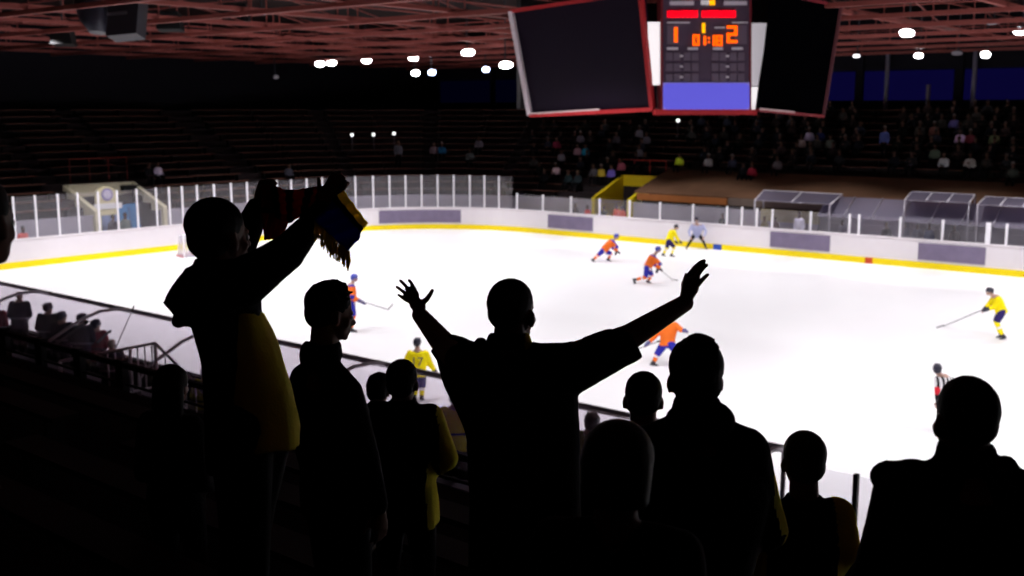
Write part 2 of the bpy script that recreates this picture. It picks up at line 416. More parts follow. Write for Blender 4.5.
mf_end = lambda u, off, z: V((XE-off, u, z))
# recesses in the terrace for both tunnels are formed with a boolean
def cut(mapf, u0, u1):
    c = MB().hexa([mapf(u0, O0-.5, -.5), mapf(u1, O0-.5, -.5), mapf(u1, O0+2.5, -.5), mapf(u0, O0+2.5, -.5),
                   mapf(u0, O0-.5, 4.5), mapf(u1, O0-.5, 4.5), mapf(u1, O0+2.5, 4.5), mapf(u0, O0+2.5, 4.5)]).obj('cutter', M_black)
    for nm in ('wall_stand_front', 'floor_terrace'):
        o = bpy.data.objects[nm]; b = o.modifiers.new('c', 'BOOLEAN'); b.object = c; b.operation = 'DIFFERENCE'; b.solver = 'EXACT'
    return c
cs = [cut(mf_far, -35.35, -32.85), cut(mf_end, 27.75, 31.15)]
dg = bpy.context.evaluated_depsgraph_get()
for nm in ('wall_stand_front', 'floor_terrace'):
    o = bpy.data.objects[nm]; me = bpy.data.meshes.new_from_object(o.evaluated_get(dg)); o.modifiers.clear(); o.data = me
for c in cs: bpy.data.objects.remove(c)
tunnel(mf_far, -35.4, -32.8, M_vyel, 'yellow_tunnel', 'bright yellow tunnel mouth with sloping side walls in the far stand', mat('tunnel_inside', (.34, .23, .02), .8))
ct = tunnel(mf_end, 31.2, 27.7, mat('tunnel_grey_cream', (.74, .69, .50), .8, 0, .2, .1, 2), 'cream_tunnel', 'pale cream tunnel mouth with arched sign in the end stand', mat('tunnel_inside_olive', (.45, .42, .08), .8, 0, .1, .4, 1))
# arched sign hanging over the cream tunnel
def arch_sign():
    e = empty('arched_sign', on_x(107, 207, XE-3.6), 'cream arched sign with round violet emblem over the end tunnel', 'sign')
    X = XE-3.3; a = on_x(97, 216, X); b = on_x(117, 214, X); t = b-a; t.z = 0; zb = a.z; W = t.length; t.normalize()
    top = on_x(107, 186, X).z
    mb = MB(); n = 14; pts = [a, b]; pts[0].z = zb; pts[1].z = zb
    for i in range(n+1):
        ang = PI*i/n; p = (a+b)/2+t*math.cos(ang)*W/2; p.z = top-.45+math.sin(ang)*.45; pts.append(p)
    f = [mb.bm.verts.new(p) for p in pts]; g = [mb.bm.verts.new(p+V((-.12, 0, 0))) for p in pts]
    mb._f(f); mb._f(g[::-1])
    for i in range(len(f)): mb._f([f[i], g[i], g[(i+1) % len(f)], f[(i+1) % len(f)]])
    mb.obj('sign_board', M_cream, e)
    c = on_x(107, 194.5, X+.02); MB().cyl(c, c+V((.03, 0, 0)), .31, 24).obj('emblem', mat('emblem_violet', (.34, .30, .52), .6), e)
    MB().cyl(c+V((.03, 0, 0)), c+V((.045, 0, 0)), .21, 24).obj('emblem_disc', mat('emblem_pale', (.62, .58, .75), .6, 0, .3, .4, 6), e)
    p = on_x(108, 206, X+.02); MB().box((p.x, p.y-.75, p.z-.14), (p.x+.03, p.y+.75, p.z+.14)).obj('name_plate', mat('plate_white', (.85, .85, .85), .5), e)
    for yy in (a.y+.2, b.y-.2): MB().cyl((X-.06, yy, 0), (X-.06, yy, zb+.05), .05, 8).obj('post', M_cream, e)
arch_sign()
# dark loudspeaker over the cream tunnel and blue padding inside it
p = on_x(130, 187.5, XE-5.2)
e = empty('loudspeaker', p, 'small black loudspeaker on the cream tunnel lintel', 'loudspeaker')
MB().box((p.x-.1, p.y-.5, p.z-.13), (p.x+.25, p.y+.5, p.z+.13)).obj('cabinet', M_black, e)
MB().cyl((p.x+.25, p.y+.2, p.z), (p.x+.28, p.y+.2, p.z), .1, 12).obj('cone', mat('cone_grey', (.03, .03, .03)), e)
for (xa, xb, lab, col) in ((104, 122, 'pale blue padded mat leaning in the cream tunnel behind the left glass', (.28, .36, .62)), (123, 143, 'bright blue padded mat leaning in the cream tunnel behind the right glass', (.05, .26, .60))):
    a = on_x(xa, 232, XE-4.3); b = on_x(xb, 230, XE-4.3)
    e = empty('crash_mat', (a.x, (a.y+b.y)/2, 0), lab, 'mat')
    MB().hexa([(a.x, a.y, 0), (a.x-.2, a.y, 0), (b.x-.2, b.y, 0), (b.x, b.y, 0), (a.x-.35, a.y, 1.95), (a.x-.55, a.y, 1.95), (b.x-.55, b.y, 2.05), (b.x-.35, b.y, 2.05)]).skin('pad', mat('mat%d' % xa, col, .6), e, .05, 3)
    MB().bar((a.x+.01, (a.y+b.y)/2, .1), (a.x-.33, (a.y+b.y)/2, 1.9), .05, .03).obj('strap', mat('strap', (.1, .15, .3)), e)
# red railings above the tunnels
def railing(pts, h, n, m, label, cat='railing', group=None, mid=True, r=.03, zb=None):
    pts = [V(p) for p in pts]; e = empty('railing', pts[0]-V((0, 0, h)), label, cat, group)
    MB().tube(pts, r, 6).obj('top_rail', m, e)
    if mid: MB().tube([p-V((0, 0, h*.5)) for p in pts], r*.7, 6).obj('mid_rail', m, e)
    for i in range(len(pts)-1):
        for k in range(n+1):
            if i and k == 0: continue
            q = pts[i].lerp(pts[i+1], k/n); MB().cyl(q-V((0, 0, h)), q, r, 6).obj('post', m, e)
    return e
a = on_y(619, 166.5, YF+O0+3.0); b = on_y(666, 168, YF+O0+3.0)
railing([(a.x, a.y, 3.95), (b.x, b.y, 3.95)], .85, 3, M_rail, 'red railing on top of the yellow tunnel', mid=False)
a = on_x(70, 172, XE-O0-3.0); b = on_x(127, 169, XE-O0-3.0)
railing([(a.x, a.y, 4.35), (b.x, b.y, 4.35)], 1.25, 3, mat('dark_red_rail', (.16, .02, .015), .5), 'dark red railing on top of the cream tunnel', mid=False)
a = on_y(988, 179, YF+O0+4.1); b = on_y(1060, 184, YF+O0+4.1)
railing([(a.x, a.y, a.z), (b.x, a.y, a.z)], .6, 4, mat('dark_red_rail', (0, 0, 0)), 'dark red railing at the right edge of the brown covered rows', mid=False)
# brown cover over the lowest rows right of the yellow tunnel
cv = empty('stand_cover', (-10, YF+O0, Z0), 'flat brown cover laid over the empty lower rows right of the yellow tunnel', 'cover')
n = 30; mb = MB()
x0, x1 = -32.75, 12.0
mb.hexa([(x0, YF+O0-.1, 2.33), (x1, YF+O0-.1, 2.33), (x1, YF+O0+3.4, 3.42), (x0, YF+O0+3.4, 3.42),
         (x0, YF+O0-.1, 2.40), (x1, YF+O0-.1, 2.40), (x1, YF+O0+3.4, 3.49), (x0, YF+O0+3.4, 3.49)]).obj('sheet', M_brown, cv)
MB().box((-32.5, YF+O0-.22, Z0+.26), (-27.0, YF+O0-.13, Z0+.60)).obj('front_board', M_orange_w, cv)
MB().box((-26.95, YF+O0-.20, Z0+.26), (x1, YF+O0-.13, Z0+.64)).obj('front_board', mat('dull_brown_board', (.16, .12, .10), .8, 0, .1, .3, 2), cv)
# penalty boxes, scorers' box and their canopies
def canopy_far(px, label, npan=1, zf=2.45):
    """px: front-left, back-left, back-right, front-right pixels"""
    Yf, Yb = YF+1.0, YF+2.5
    q = [on_y(*px[0], Yf), on_y(*px[1], Yb), on_y(*px[2], Yb), on_y(*px[3], Yf)]
    zf_ = (q[0].z+q[3].z)/2; zb_ = (q[1].z+q[2].z)/2
    q = [V((q[0].x, Yf, zf_)), V((q[1].x, Yb, zb_)), V((q[2].x, Yb, zb_)), V((q[3].x, Yf, zf_))]
    e = empty('box_canopy', (q[0].x, Yf, 0), label, 'canopy')
    MB().slab(q, (0, 0, .02)).obj('roof_pane', glassmat('smoked_plexi', (.5, .47, .56), .3, .06, (.5, .46, .6)), e)
    r = .035
    MB().tube([q[0], q[1], q[2], q[3]], r, 6).obj('frame', M_wpost, e)
    MB().cyl(q[0], q[3], r*.6, 6).obj('front_rail', M_greyst, e)
    for k in range(1, npan):
        MB().cyl(q[0].lerp(q[3], k/npan), q[1].lerp(q[2], k/npan), r, 6).obj('frame_bar', M_wpost, e)
    for p_ in (q[0], q[3]): MB().cyl((p_.x, p_.y, -.03), p_, .035, 6).obj('leg', M_greyst, e)
    for p_ in (q[1], q[2]): MB().cyl((p_.x, p_.y, -.03), p_, .035, 6).obj('leg', M_greyst, e)
canopy_far([(755, 199), (764, 190), (842, 195), (830, 206)], 'smoked plexiglass canopy with pale frame above the man in the white shirt', 2)
canopy_far([(905, 199), (912, 191), (975, 196), (969, 204)], 'smoked canopy of three panes in a white frame over the scorers box', 3)
canopy_far([(978, 204), (986, 196), (1050, 201), (1046, 209)], 'smoked canopy of panes in a white frame at the right edge of the photo', 3)
# scorers' booth: long glazed front
e = empty('scorers_booth', (-17, YF+2.0, 0), 'long glazed scorers booth with lavender panes behind the low glass', 'booth')
a = on_y(822, 213, YF+1.6); b = on_y(1030, 232, YF+1.6)
for k in range(7):
    xa = a.x+(b.x-a.x)*k/7; xb = a.x+(b.x-a.x)*(k+1)/7
    MB().hexa([(xa, YF+1.0, 1.9), (xb-.06, YF+1.0, 1.9), (xb-.06, YF+1.03, 1.9), (xa, YF+1.03, 1.9), (xa, YF+2.3, 2.75), (xb-.06, YF+2.3, 2.75), (xb-.06, YF+2.33, 2.75), (xa, YF+2.33, 2.75)]).obj('roof_pane', glassmat('booth_plexi', (.6, .56, .66), .3, .08, (.55, .52, .66)), e)
    MB().cyl((xb-.03, YF+1.0, 1.92), (xb-.03, YF+2.3, 2.77), .03, 6).obj('rafter', M_greyst, e)
MB().box((a.x, YF+.9, 0), (b.x, YF+1.2, .95)).obj('counter', mat('counter_pale', (.5, .48, .52), .6, 0, .2, .3, 2), e)
MB().box((a.x, YF+2.2, 0), (b.x, YF+2.3, 1.5)).obj('back_wall', M_lwall, e)
# cream low wall with green panel beneath the first canopy
e = empty('penalty_box', (-22, YF+1.4, 0), 'penalty box with cream back wall under the first canopy', 'box')
a = on_y(762, 200, YF+2.4); b = on_y(820, 206, YF+2.4)
MB().box((a.x, YF+2.3, 1.35), (b.x, YF+2.4, 1.95)).obj('back_board', mat('olive_cream', (.42, .38, .20), .7, 0, .2, .2, 3), e)
MB().box((a.x, YF+2.3, 0), (b.x, YF+2.4, 1.33)).obj('lower_board', M_lwall, e)
MB().box((a.x, YF+1.2, .40), (b.x, YF+1.55, .46)).obj('bench', M_orange_w, e)

# =================================================================== ROOF
def truss(a, b, depth, step, name='ceiling_truss'):
    a = V(a); b = V(b); L = (b-a).length; n = int(L/step); mb = MB(); up = V((0, 0, depth))
    mb.bar(a, b, .15, .15); mb.bar(a+up, b+up, .05, .06)
    for i in range(n):
        p = a.lerp(b, i/n); q = a.lerp(b, (i+1)/n); m_ = (p+q)/2
        mb.bar(p, p+up, .035)
        if i % 2 == 0: mb.bar(p+up, q, .035)
    return struct(name, mb, M_truss)
ZB = 9.95
for k in range(15): truss((-61.5, -6+k*4.8, ZB), (17, -6+k*4.8, ZB), 1.2, 5.0)
for k in range(16): truss((-60.5+k*5.0, -8, ZB+.15), (-60.5+k*5.0, 62, ZB+.15), 1.05, 4.8)
# blue dusk windows high in the far wall, right part
M_blue = mat('dusk_window', (.0, .0, .004), .8, 0, .02, 0, 5, emit=(.018, .012, .22), es=.115)
M_blue2 = mat('dusk_window_dim', (.0, .0, .003), .8, 0, .02, 0, 5, emit=(.005, .005, .06), es=.06)
wn = 1
for k in range(12):
    x0 = 8-k*5.6
    e = MB(); m_ = M_blue if k < 7 else M_blue2
    e.box((x0-5.0, YF+OB+.5, 7.35), (x0, YF+OB+.58, 9.0)); o = e.obj('window_%d' % wn, m_, None, kind='structure'); wn += 1
    f = MB().box((x0-5.25, YF+OB+.3, 6.7), (x0-5.05, YF+OB+.5, 9.9)).obj('trim_%d' % wn, M_dark, None, kind='structure')
for px in (886, 973, 928):
    p = on_y(px, 95, YF+OB+.2); MB().cyl((p.x, p.y, 6.8), (p.x, p.y, 9.95 if px != 928 else 8.2), .12, 10).obj('trim_column_%d' % px, mat('grey_column', (.25, .24, .30), .7), None, kind='structure')

# lamps that can be seen
M_lamp = mat('lamp_face', (1, 1, 1), .3, emit=(1, .97, 1), es=26)
M_lampb = mat('lamp_face_blue', (1, 1, 1), .3, emit=(.55, .65, 1), es=12)
M_lampd = mat('lamp_face_dim', (1, 1, 1), .3, emit=(1, .95, 1), es=2.2)
M_off = mat('lamp_face_off', (.35, .33, .38), .3)
M_hous = mat('lamp_housing', (.05, .05, .06), .5, .3)
def floodlight(px, py, d, w_, label, face=M_lamp, h_=.28, group=None):
    c = P(px, py, d); e = empty('floodlight', c, label, 'floodlight', group)
    # tilted towards the middle of the ice
    tgt = V((XC, 30, 0)); f = (tgt-c); f.normalize(); s = f.cross(V((0, 0, 1))).normalized(); u = s.cross(f)
    a = w_*.40; b = h_*.66
    MB().loft([(c-f*.3, s*a*.3, u*b*.3), (c-f*.18, s*a*.8, u*b*.8), (c, s*a, u*b)], 20, 2.4).obj('housing', M_hous, e)
    MB().loft([(c+f*.004, s*a*.92, u*b*.92), (c+f*.05, s*a*.8, u*b*.8)], 20, 2.4).obj('lens', face, e)
    MB().bar(c-f*.2, V((c.x-f.x*.2, c.y-f.y*.2, 12.2)), .05).obj('hanger', M_hous, e)
floodlight(320, 64, 69, .85, 'left lamp of the close pair of floodlights at the far end of the roof')
floodlight(331.5, 63, 69, .85, 'right lamp of the close pair of floodlights at the far end of the roof')
floodlight(366.5, 60.5, 68, .85, 'single white floodlight right of the close pair')
floodlight(413.5, 58, 66, .8, 'upper left white floodlight of the group of three')
floodlight(415.5, 73, 66, .7, 'lower white floodlight beneath the upper left one')
floodlight(432, 72.5, 66, .65, 'bluish floodlight right of the lower white one', M_lampb)
floodlight(468, 52.5, 54, .9, 'large white floodlight above the far corner')
floodlight(486, 69.5, 66, .6, 'small white floodlight left of the scoreboard', M_lampb)
floodlight(506, 65, 52, .9, 'bright floodlight touching the left edge of the scoreboard')
floodlight(907, 33, 44, .85, 'brightest floodlight under the roof right of the scoreboard')
floodlight(1020, 31, 46, .8, 'floodlight at the upper right edge of the photo')
floodlight(918.5, 55.5, 56, .6, 'small white floodlight below the brightest one', h_=.22)
floodlight(985.5, 54.5, 56, .62, 'small white floodlight near the right edge')
floodlight(856.5, 56, 56, .5, 'dim small floodlight beside the right screen', M_lampd, .15)
for (x, y, d, w_, l) in ((992, 22, 46, .8, 'unlit pale floodlight near the upper right corner'), (957, 53, 56, .75, 'unlit pale floodlight between the two small lit ones'), (276, 77, 66, .5, 'unlit floodlight hanging left of the close pair'), (264, 12, 46, .7, 'unlit floodlight high in the roof trusses')):
    floodlight(x, y, d, w_, l, M_off, .2)
# little lamps on the stand
for (x, y, d, l) in ((79, 126, 62, 'small white lamp on the dark end stand'), (352, 135, 66, 'left of three tiny white lamps on the corner stand'), (373.5, 134.5, 66, 'middle of three tiny white lamps on the corner stand'), (394, 133.5, 66, 'right of three tiny white lamps on the corner stand'), (678, 120.5, 62, 'tiny white lamp right under the scoreboard')):
    c = P(x, y, d); e = empty('stand_lamp', c-V((0, 0, .9)), l, 'lamp')
    MB().ball(c, .10, 6).obj('globe', mat('globe_lit', (1, 1, 1), emit=(1, 1, 1), es=1.6), e)
    MB().cyl(c-V((0, 0, 1.0)), c-V((0, 0, .08)), .025, 6).obj('pole', M_hous, e)
# hanging cluster at the upper left
c = P(112, 12, 34); e = empty('speaker_cluster', c, 'dark hanging speaker cluster at the upper left of the roof', 'speaker')
s = CR; 
k_ = .032
def Pk(x, y, dd=0): return P(x, y, 34+dd)
MB().slab([Pk(106, 36), Pk(136, 33), Pk(139, -6), Pk(104, -6)], CF*.9).obj('cabinet', mat('speaker_grey', (.022, .02, .028), .6), e)
MB().loft([(Pk(98, 33), CR*.25, CF*.3), (Pk(94, 20), CR*.42, CF*.45), (Pk(91, 5), CR*.5, CF*.5), (Pk(90, -8), CR*.45, CF*.45)]).obj('horn', mat('horn_blue_grey', (.03, .03, .045), .4, .1), e)
MB().slab([Pk(105, 16, -.02), Pk(127, 14, -.02), Pk(127, 11, -.02), Pk(105, 13, -.02)], CF*-.02).obj('badge', mat('badge_grey', (.12, .11, .13), .4), e)
for xx in (95, 125): q = Pk(xx, 0, .4); MB().cyl(q, (q.x, q.y, 12.1), .03, 6).obj('hanger', M_hous, e)
for (x, y, w_) in ((168, 20, 1.0), (235, 12, 1.1), (60, 35, .9)):
    q = P(x, y, 44); e = empty('ceiling_speaker', q, {168: 'dark ceiling speaker right of the speaker cluster', 235: 'dark ceiling speaker high above the scarf', 60: 'dark ceiling speaker left of the speaker cluster'}[x], 'speaker')
    MB().slab([q-CR*w_/2-V((0, 0, .35)), q+CR*w_/2-V((0, 0, .35)), q+CR*w_*.4+V((0, 0, .35)), q-CR*w_*.4+V((0, 0, .35))], CF*.6).obj('cabinet', M_black, e)
    MB().cyl(q+CF*.3+V((0, 0, .3)), (q+CF*.3).xy.to_3d()+V((0, 0, 12.1)), .03, 6).obj('hanger', M_hous, e)

# =================================================================== SCOREBOARD
CH_P = V((-16.0, 28.2, 7)); CH_N = V((1, -1, 0)).normalized()
def onc(x, y, off=0.0): return on_plane(x, y, CH_P+CH_N*off, CH_N)
sb = empty('scoreboard', (-19, 31.5, 6.5), 'hanging cube scoreboard with black screens and red frame over centre ice', 'scoreboard')
M_sred = mat('frame_red', (.50, .03, .035), .45); M_scr = mat('screen_black', (.010, .005, .015), .5, 0, .15)
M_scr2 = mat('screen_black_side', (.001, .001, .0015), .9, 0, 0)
M_led = mat('led_panel', (.09, .06, .10), .5, 0, .3, .15, 3)
# inner core
core = [V((-22.8, 28.0)), V((-17.6, 28.0)), V((-15.4, 30.2)), V((-15.4, 34.4)), V((-17.4, 36.2)), V((-22.8, 36.2)), V((-24.6, 34.4)), V((-24.6, 30.0))]
mb = MB(); lo = [mb.bm.verts.new((p.x, p.y, 6.85)) for p in core]; hi = [mb.bm.verts.new((p.x, p.y, 10.6)) for p in core]
mb._f(lo[::-1]); mb._f(hi)
for i in range(8): mb._f([lo[i], lo[(i+1) % 8], hi[(i+1) % 8], hi[i]])
mb.obj('core', M_black, sb)
# left screen
Ys = 27.2
def ons(x, y, t): return on_y(x, y, Ys-.55*t)
L = [ons(531, 115, 0), ons(653, 109, 0), ons(640, -14, 1), ons(512, 11, 1)]
L[2] = ons(641, -8, 1)
nL = (L[1]-L[0]).cross(L[3]-L[0]).normalized()
if nL.y > 0: nL = -nL
MB().slab(L, -nL*.25).obj('screen', M_scr, sb)
for i, (a_, b_) in enumerate(((L[0], L[1]), (L[1], L[2]), (L[2], L[3]), (L[3], L[0]))):
    mm = M_sred if i != 3 else mat('frame_white', (.75, .66, .72), .45)
    wd = .11 if i != 3 else .16
    MB().bar(a_+nL*.03, b_+nL*.03, wd, .16, up=nL).obj('screen_frame', mm, sb)
# red outer side of the left screen (seen edge on) and pale bottom strip
MB().bar(L[0]+nL*.10+V((.1, 0, .06)), L[0].lerp(L[1], .60)+nL*.10+V((0, 0, .08)), .05, .05).obj('bottom_strip', mat('strip_pale', (.7, .55, .55), .5), sb)
# right screen (on the face turned to the right)
Xs = -14.9
def onr(x, y, t): return on_x(x, y, Xs+.55*t)
R_ = [onr(757, 110, 0), onr(822, 116, 0), onr(840, 6, 1), onr(770, -8, 1)]
nR = (R_[1]-R_[0]).cross(R_[3]-R_[0]).normalized()
if nR.x < 0: nR = -nR
MB().slab([R_[0]+V((0, .12, 0)), R_[1], R_[2], R_[3]+V((0, .12, 0))], -nR*.06).obj('screen', M_scr2, sb)
for i, (a_, b_) in enumerate(((R_[0], R_[1]), (R_[1], R_[2]), (R_[2], R_[3]))):
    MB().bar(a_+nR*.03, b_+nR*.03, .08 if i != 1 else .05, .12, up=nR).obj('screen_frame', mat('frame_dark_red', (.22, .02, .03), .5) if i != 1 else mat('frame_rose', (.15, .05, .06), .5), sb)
MB().bar(R_[0]+nR*.1+V((0, 0, .05)), R_[0].lerp(R_[1], .5)+nR*.1+V((0, 0, .05)), .05, .05).obj('bottom_strip', mat('strip_pale', (0, 0, 0)), sb)
# chamfer: white light boxes, LED panel, violet advert
nC = CH_N
def cpanel(name, x0, y0, x1, y1, m, off=0.0, t=.06, q=None):
    q = q or [onc(x0, y1, off), onc(x1, y1, off), onc(x1, y0, off), onc(x0, y0, off)]
    return MB().slab(q, -nC*t).obj(name, m, sb)
M_wl = mat('light_box_white', (.8, .78, .8), .5, emit=(1, .95, .97), es=.80)
M_wl2 = mat('light_box_grey', (.5, .48, .52), .5, emit=(.75, .70, .76), es=.45)
cpanel('light_box', 0, 0, 0, 0, M_wl, -.05, .06, [onc(652, 85, -.05), onc(662, 85, -.05), onc(662, 22, -.05), onc(644, 22, -.05)])
cpanel('light_box', 0, 0, 0, 0, M_wl2, -.05, .06, [onc(750, 86, -.05), onc(758, 86, -.05), onc(768, 23, -.05), onc(752, 23, -.05)])
cpanel('light_box', 0, 0, 0, 0, M_wl, -.04, .06, [onc(750, 110, -.04), onc(755, 110, -.04), onc(758, 87, -.04), onc(750, 87, -.04)])
cpanel('led_panel', 663, -10, 750.5, 83, M_led, .06, .5)
cpanel('panel_frame', 661, -10, 663, 110, mat('frame_dark_red', (0, 0, 0)), .08, .5)
cpanel('panel_frame', 749.5, -10, 751.5, 110, mat('frame_dark_red', (0, 0, 0)), .08, .5)
cpanel('bottom_frame', 655, 109.5, 757, 115, M_sred, .08, .3)
# violet advertisement with rounded corners
mb = MB(); pts = []
x0, x1, y0, y1, r = 663.5, 749.5, 83.5, 109.5, 5
for cx_, cy_, a0 in ((x1-r, y1-r, 0), (x0+r, y1-r, 90), (x0+r, y0+r, 180), (x1-r, y0+r, 270)):
    for k in range(6):
        a = math.radians(a0+90*k/5); pts.append(onc(cx_+r*math.cos(a), cy_+r*math.sin(a), .10))
f = [mb.bm.verts.new(p) for p in pts]; g = [mb.bm.verts.new(p-nC*.08) for p in pts]; mb._f(f); mb._f(g[::-1])
for i in range(len(f)): mb._f([f[i], g[i], g[(i+1) % len(f)], f[(i+1) % len(f)]])
mb.obj('advert_panel', mat('advert_violet', (.1, .1, .5), .4, emit=(.115, .10, .69), es=.72), sb)
cpanel('advert_backing', 662.5, 82.5, 750.5, 110.5, mat('advert_edge', (.2, .16, .5), .5, emit=(.25, .22, .7), es=.5), .07, .1)
# lit characters
M_lr = mat('led_red', (.3, 0, 0), .5, emit=(1, .0, .012), es=1.5)
M_lo = mat('led_orange', (.3, .05, 0), .5, emit=(1, .10, .0), es=1.7)
M_ly = mat('led_amber', (.3, .1, 0), .5, emit=(1, .42, 0), es=1.4)
M_lab = mat('label_pale', (.45, .40, .46), .6, emit=(.5, .45, .52), es=.18)
M_cell = mat('led_cell', (.16, .12, .17), .6)
def seg7(ch, x, y, w_, h_, th, m):
    S = {'0': 'abcdef', '1': 'bc', '2': 'abged', '8': 'abcdefg', '9': 'abcdfg'}[ch]
    x2, y2, ym = x+w_, y+h_, y+h_/2; mb = MB(); t = th/2
    for c_ in S:
        a_, b_, d_, e_ = {'a': (x, y, x2, y), 'b': (x2, y, x2, ym), 'c': (x2, ym, x2, y2), 'd': (x, y2, x2, y2), 'e': (x, ym, x, y2), 'f': (x, y, x, ym), 'g': (x, ym, x2, ym)}[c_]
        mb.slab([onc(a_-t, e_+t, .11), onc(d_+t, e_+t, .11), onc(d_+t, b_-t, .11), onc(a_-t, b_-t, .11)], -nC*.03)
    mb.obj('score_digit', m, sb)
seg7('1', 667, 29, 9, 11.5, 3.4, M_lo); seg7('2', 728.5, 27, 7.5, 14.5, 3.0, M_lo)
seg7('0', 694, 35.5, 4.5, 9, 2.2, M_lo); seg7('1', 700.5, 37, 4.5, 7, 2.2, M_lo)
seg7('1', 709.5, 36, 4.6, 9, 2.0, M_lo); seg7('8', 717.0, 36, 4.5, 9, 2.0, M_lo)
mb = MB()
for yy in (38, 42): mb.slab([onc(708.2, yy+1, .11), onc(710, yy+1, .11), onc(710, yy-1, .11), onc(708.2, yy-1, .11)], -nC*.03)
mb.obj('clock_colon', M_lo, sb)
seg7('1', 699, 24.5, 4.8, 7, 3.0, M_ly)
# team names: rows of small lit letter strokes, unreadable at this distance
random.seed(3)
for (xa, xb) in ((667.5, 697), (702, 734.5)):
    mb = MB(); x = xa
    while x < xb:
        for k in range(2): mb.slab([onc(x+k*1.7, 17.5, .11), onc(x+k*1.7+1.0, 17.5, .11), onc(x+k*1.7+1.0, 10.6-random.random()*.6, .11), onc(x+k*1.7, 10.6, .11)], -nC*.03)
        yy = random.choice((11.2, 14, 16.6)); mb.slab([onc(x, yy+.7, .11), onc(x+2.6, yy+.7, .11), onc(x+2.6, yy-.7, .11), onc(x, yy-.7, .11)], -nC*.03); x += 3.45
    mb.obj('team_name', M_lr, sb)
def lab(x0, x1, y, h_=1.6, m=M_lab): MB().slab([onc(x0, y+h_/2, .10), onc(x1, y+h_/2, .10), onc(x1, y-h_/2, .10), onc(x0, y-h_/2, .10)], -nC*.03).obj('printed_label', m, sb)
lab(670, 694, 3, 4); lab(724, 747, 3, 4); lab(701, 709, 2.5, 5, mat('label_white', (.7, .68, .72), emit=(.7, .68, .72), es=.3)); lab(709.5, 715, 2.5, 5, M_ly)
lab(667, 690, 22.5); lab(732, 748, 22.5, 1.4); lab(715, 725, 27.5); lab(667, 678, 48.5, 2.6); lab(688, 698, 48.5, 2.6); lab(713, 723, 48.5, 2.6); lab(732, 743, 48.5, 2.6)
for row in range(3):
    for cx0 in (666, 684, 712, 730):
        for k in range(2):
            x = cx0+k*8; y = 52.5+row*10.5
            MB().slab([onc(x, y+8, .085), onc(x+6.5, y+8, .085), onc(x+6.5, y, .085), onc(x, y, .085)], -nC*.02).obj('unlit_digit', M_cell, sb)
for row in range(3):
    for x in (680, 726): MB().slab([onc(x, 57+row*10.5, .10), onc(x+3, 57+row*10.5, .10), onc(x+3, 55+row*10.5, .10), onc(x, 55+row*10.5, .10)], -nC*.02).obj('printed_label', M_lab, sb)
for x in (667, 735):
    MB().slab([onc(x, 44, .085), onc(x+12, 44, .085), onc(x+12, 25, .085), onc(x, 25, .085)], -nC*.02).obj('unlit_digit', M_cell, sb)
for (x, y) in ((-22, 31), (-17, 31), (-22, 35), (-17, 35)): MB().cyl((x, y, 10.5), (x, y, 12.15), .05, 6).obj('hanger', M_hous, sb)

# =================================================================== NEAR STAND
def row_y(k): return 1.15+.85*k
def row_z(k): return 4.81-.2125*k
for k in range(-5, 7):
    y0 = row_y(k)-.425; z = row_z(k)
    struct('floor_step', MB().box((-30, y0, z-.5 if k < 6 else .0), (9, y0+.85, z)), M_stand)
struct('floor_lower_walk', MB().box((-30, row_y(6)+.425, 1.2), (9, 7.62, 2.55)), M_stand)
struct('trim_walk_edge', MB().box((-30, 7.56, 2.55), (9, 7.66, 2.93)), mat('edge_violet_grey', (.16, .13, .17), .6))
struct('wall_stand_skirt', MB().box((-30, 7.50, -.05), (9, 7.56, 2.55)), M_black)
for k in range(-4, 6):
    for bk, (xa, xb) in enumerate(((-22, -15.5), (-14.4, -8.2), (-7.2, .5), (1.6, 8.5))):
        y = row_y(k)-.42; z = row_z(k)
        e = empty('stand_seat_bench', ((xa+xb)/2, y+.13, z), 'dark plank bench among the fans, %s row from front, %s block from left' % (nth(5-k), nth(bk)), 'bench', 'plank benches of the near stand')
        MB().box((xa, y, z+.36), (xb, y+.24, z+.40)).obj('seat', mat('bench_dark', (.02, .013, .016), .6, 0, .1, .3, 3), e)
        for q in (xa+.2, (xa+xb)/2, xb-.2): MB().box((q-.03, y+.04, z), (q+.03, y+.20, z+.36)).obj('leg', M_black, e)
# front railing of the near stand: thick dark posts
e = empty('front_railing', (-10, 7.6, 2.93), 'dark metal railing with thick posts along the front of the near stand', 'railing')
MB().box((-30, 7.57, 3.40), (9, 7.64, 3.47)).obj('top_rail', M_black, e)
MB().box((-30, 7.59, 3.16), (9, 7.62, 3.19)).obj('mid_rail', M_black, e)
xa_ = on_y(41, 360, 7.6).x; xst = on_y(79, 360, 7.6).x-xa_
for k in range(-5, 11):
    x = xa_+k*xst
    if -30 < x < 9: MB().box((x-.09, 7.56, 2.93), (x+.09, 7.65, 3.5)).obj('post', M_black, e)
# stair handrail with balusters
a, b = V((-16.1, 8.7, 2.9)), V((-16.15, 10.03, 2.9)); c = V((-15.25, 10.35, 2.11))
b = on_z(155, 343, 2.9); a = on_z(60, 361.5, 2.9); c = on_y(206, 394, b.y)
M_hand = mat('handrail_grey', (.85, .80, .88), .4, .0)
e = empty('stair_handrail', (b.x, b.y, 1.6), 'pale grey stair handrail with thin balusters behind the players bench', 'railing')
MB().tube([a, b, c], .028, 8).obj('top_rail', M_hand, e)
for k in range(1, 8):
    q = a.lerp(b, .40+k*.08); MB().cyl((q.x, q.y, 2.1), q, .014 if k % 4 else .03, 6).obj('baluster', M_hand, e)
MB().tube([V((a.x, a.y, 2.15)), V((b.x, b.y, 2.15))], .02, 6).obj('bottom_rail', M_hand, e)
q2 = V((b.x, b.y, 2.25)); c2 = V((c.x, c.y, c.z-.62))
MB().tube([q2, c2], .02, 6).obj('lower_rail', M_hand, e)
